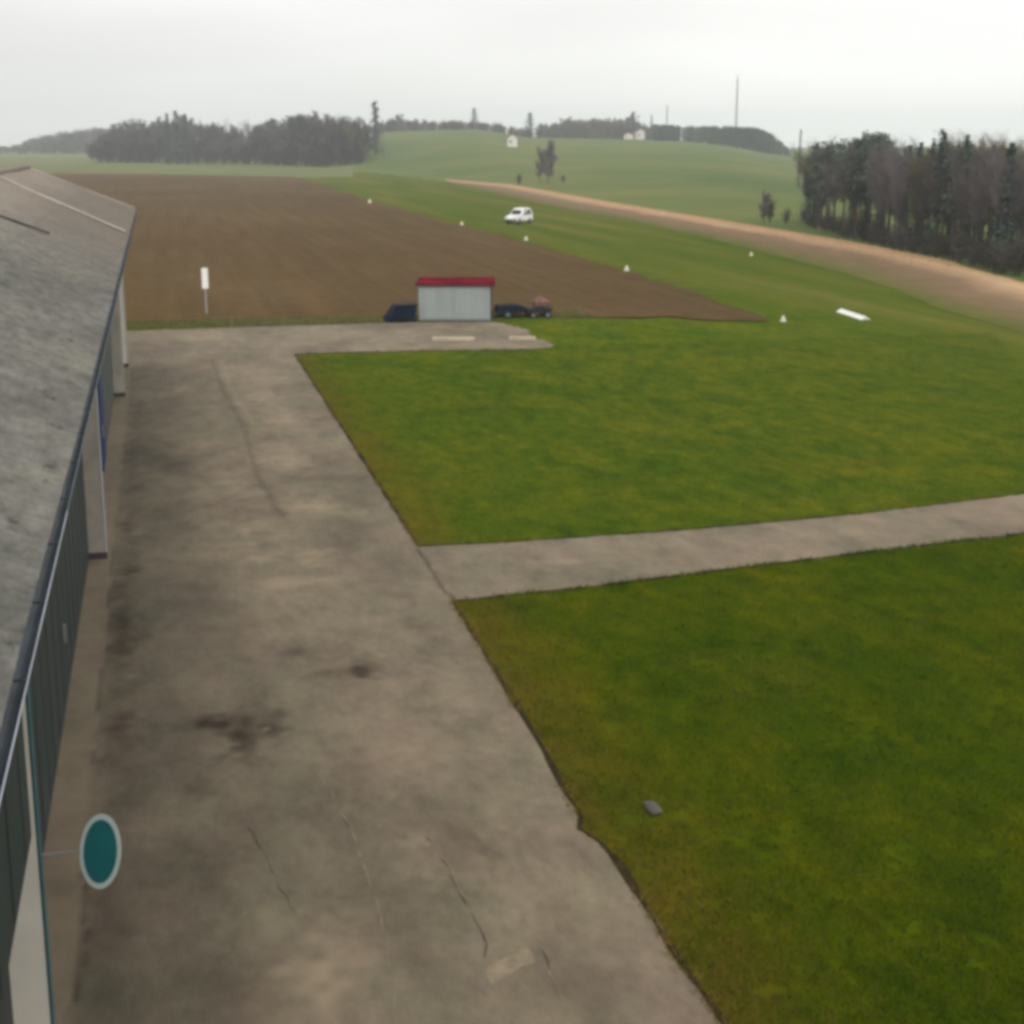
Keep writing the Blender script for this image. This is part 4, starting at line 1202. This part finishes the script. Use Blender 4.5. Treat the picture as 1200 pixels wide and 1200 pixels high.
mass('hilltop_trees', items, 'hazy row of small trees along the hilltop left of the ridge wood', 0.45)

# ------------------------------------------------------------------ houses, masts
def house(px, D, w_, d_, h_, roof_h, rz_, label):
    x, y = ray_xy(px, D); z = float(terrain(x, y)[0])
    r_ = tag(empty('house', (x, y, z - 0.15), rz_), label, 'house', 'white houses on the hill')
    m = MB()
    pr = [(-w_ / 2, 0), (w_ / 2, 0), (w_ / 2, h_), (0, h_ + roof_h), (-w_ / 2, h_)]
    m.prism([(a, -d_ / 2, b) for a, b in pr], [(a, d_ / 2, b) for a, b in pr]); m.build('wall', M['house'], r_)
    m = MB()
    for s in (-1, 1):
        q = [(s * (w_ / 2 + 0.3), h_ - 0.15), (0, h_ + roof_h + 0.06), (0, h_ + roof_h + 0.2), (s * (w_ / 2 + 0.3), h_)]
        m.prism([(a, -d_ / 2 - 0.25, b) for a, b in q], [(a, d_ / 2 + 0.25, b) for a, b in q])
    ro = m.build('roof', M['tile'], r_)
    m = MB(); m.box(w_ * 0.15, 0, h_ + roof_h * 0.5, w_ * 0.15 + 0.5, 0.5, h_ + roof_h + 0.6); m.build('chimney', M['tile'], ro)
    for a in (-w_ * 0.22,):
        m = MB(); m.box(a - 0.35, -d_ / 2 - 0.03, h_ * 0.4, a + 0.35, -d_ / 2 - 0.002, h_ * 0.75); m.build('window', M['glass'], r_)
house(600, 600, 3.4, 5, 3.4, 1.2, R(-YAW + 5), 'small white house alone on the green hillside above the white car')
house(749, 834, 4.4, 6, 4.2, 1.2, R(-YAW + 10), 'brightest white house among the ridge trees')
house(737, 836, 4.8, 5, 2.4, 0.8, R(-YAW - 10), 'lower white house just left of the brightest ridge house')
def mast(px, D, top_px, w_, label):
    x, y = ray_xy(px, D); z = float(terrain(x, y)[0])
    h = 9 + (165 - top_px) / 1800 * D * math.cos(PR) ** 0 - z
    r_ = tag(empty('radio_mast', (x, y, z - 0.1)), label, 'mast')
    m = MB()
    c = [(w_ * math.cos(a), w_ * math.sin(a)) for a in (0.3, 2.394, 4.489)]
    for a, b in c: m.tube((a, b, 0), (a * 0.55, b * 0.55, h * 0.93), w_ * 0.28, w_ * 0.22, 5)
    n = 18
    for k in range(n):
        t0, t1 = h * 0.93 * k / n, h * 0.93 * (k + 1) / n
        for q in range(3):
            s0, s1 = 1 - 0.45 * k / n, 1 - 0.45 * (k + 1) / n
            (a, b), (a2, b2) = c[q], c[(q + 1) % 3]
            m.tube((a * s0, b * s0, t0), (a2 * s1, b2 * s1, t1), w_ * 0.12, w_ * 0.12, 3, cap=False)
    m.build('lattice', M['mast'], r_)
    m = MB(); m.tube((0, 0, h * 0.92), (0, 0, h), w_ * 0.3, w_ * 0.2, 6); m.build('antenna', M['mast'], r_)
mast(862, 858, 92, 0.5, 'tall thin lattice mast on the skyline above the plantation')
mast(781, 852, 124, 0.35, 'shorter thin mast on the ridge right of the round tree')

# ------------------------------------------------------------------ haze: the damp air over the fields
m = MB(); m.box(-2700, -2700, -16, 2700, 2700, 52)
hz = m.build('haze', None)
hz.data.materials.clear()
hm = bpy.data.materials.new('haze'); hm.use_nodes = True
hn, hl = hm.node_tree.nodes, hm.node_tree.links
hn.clear()
pv = hn.new('ShaderNodeVolumePrincipled')
pv.inputs['Color'].default_value = (0.90, 0.95, 1.0, 1)
pv.inputs['Density'].default_value = 0.00036
pv.inputs['Anisotropy'].default_value = 0.0
ho = hn.new('ShaderNodeOutputMaterial')
hl.new(pv.outputs[0], ho.inputs['Volume'])
hz.data.materials.append(hm)
tag(hz, 'thin pale haze over the whole field', 'haze', kind='stuff')
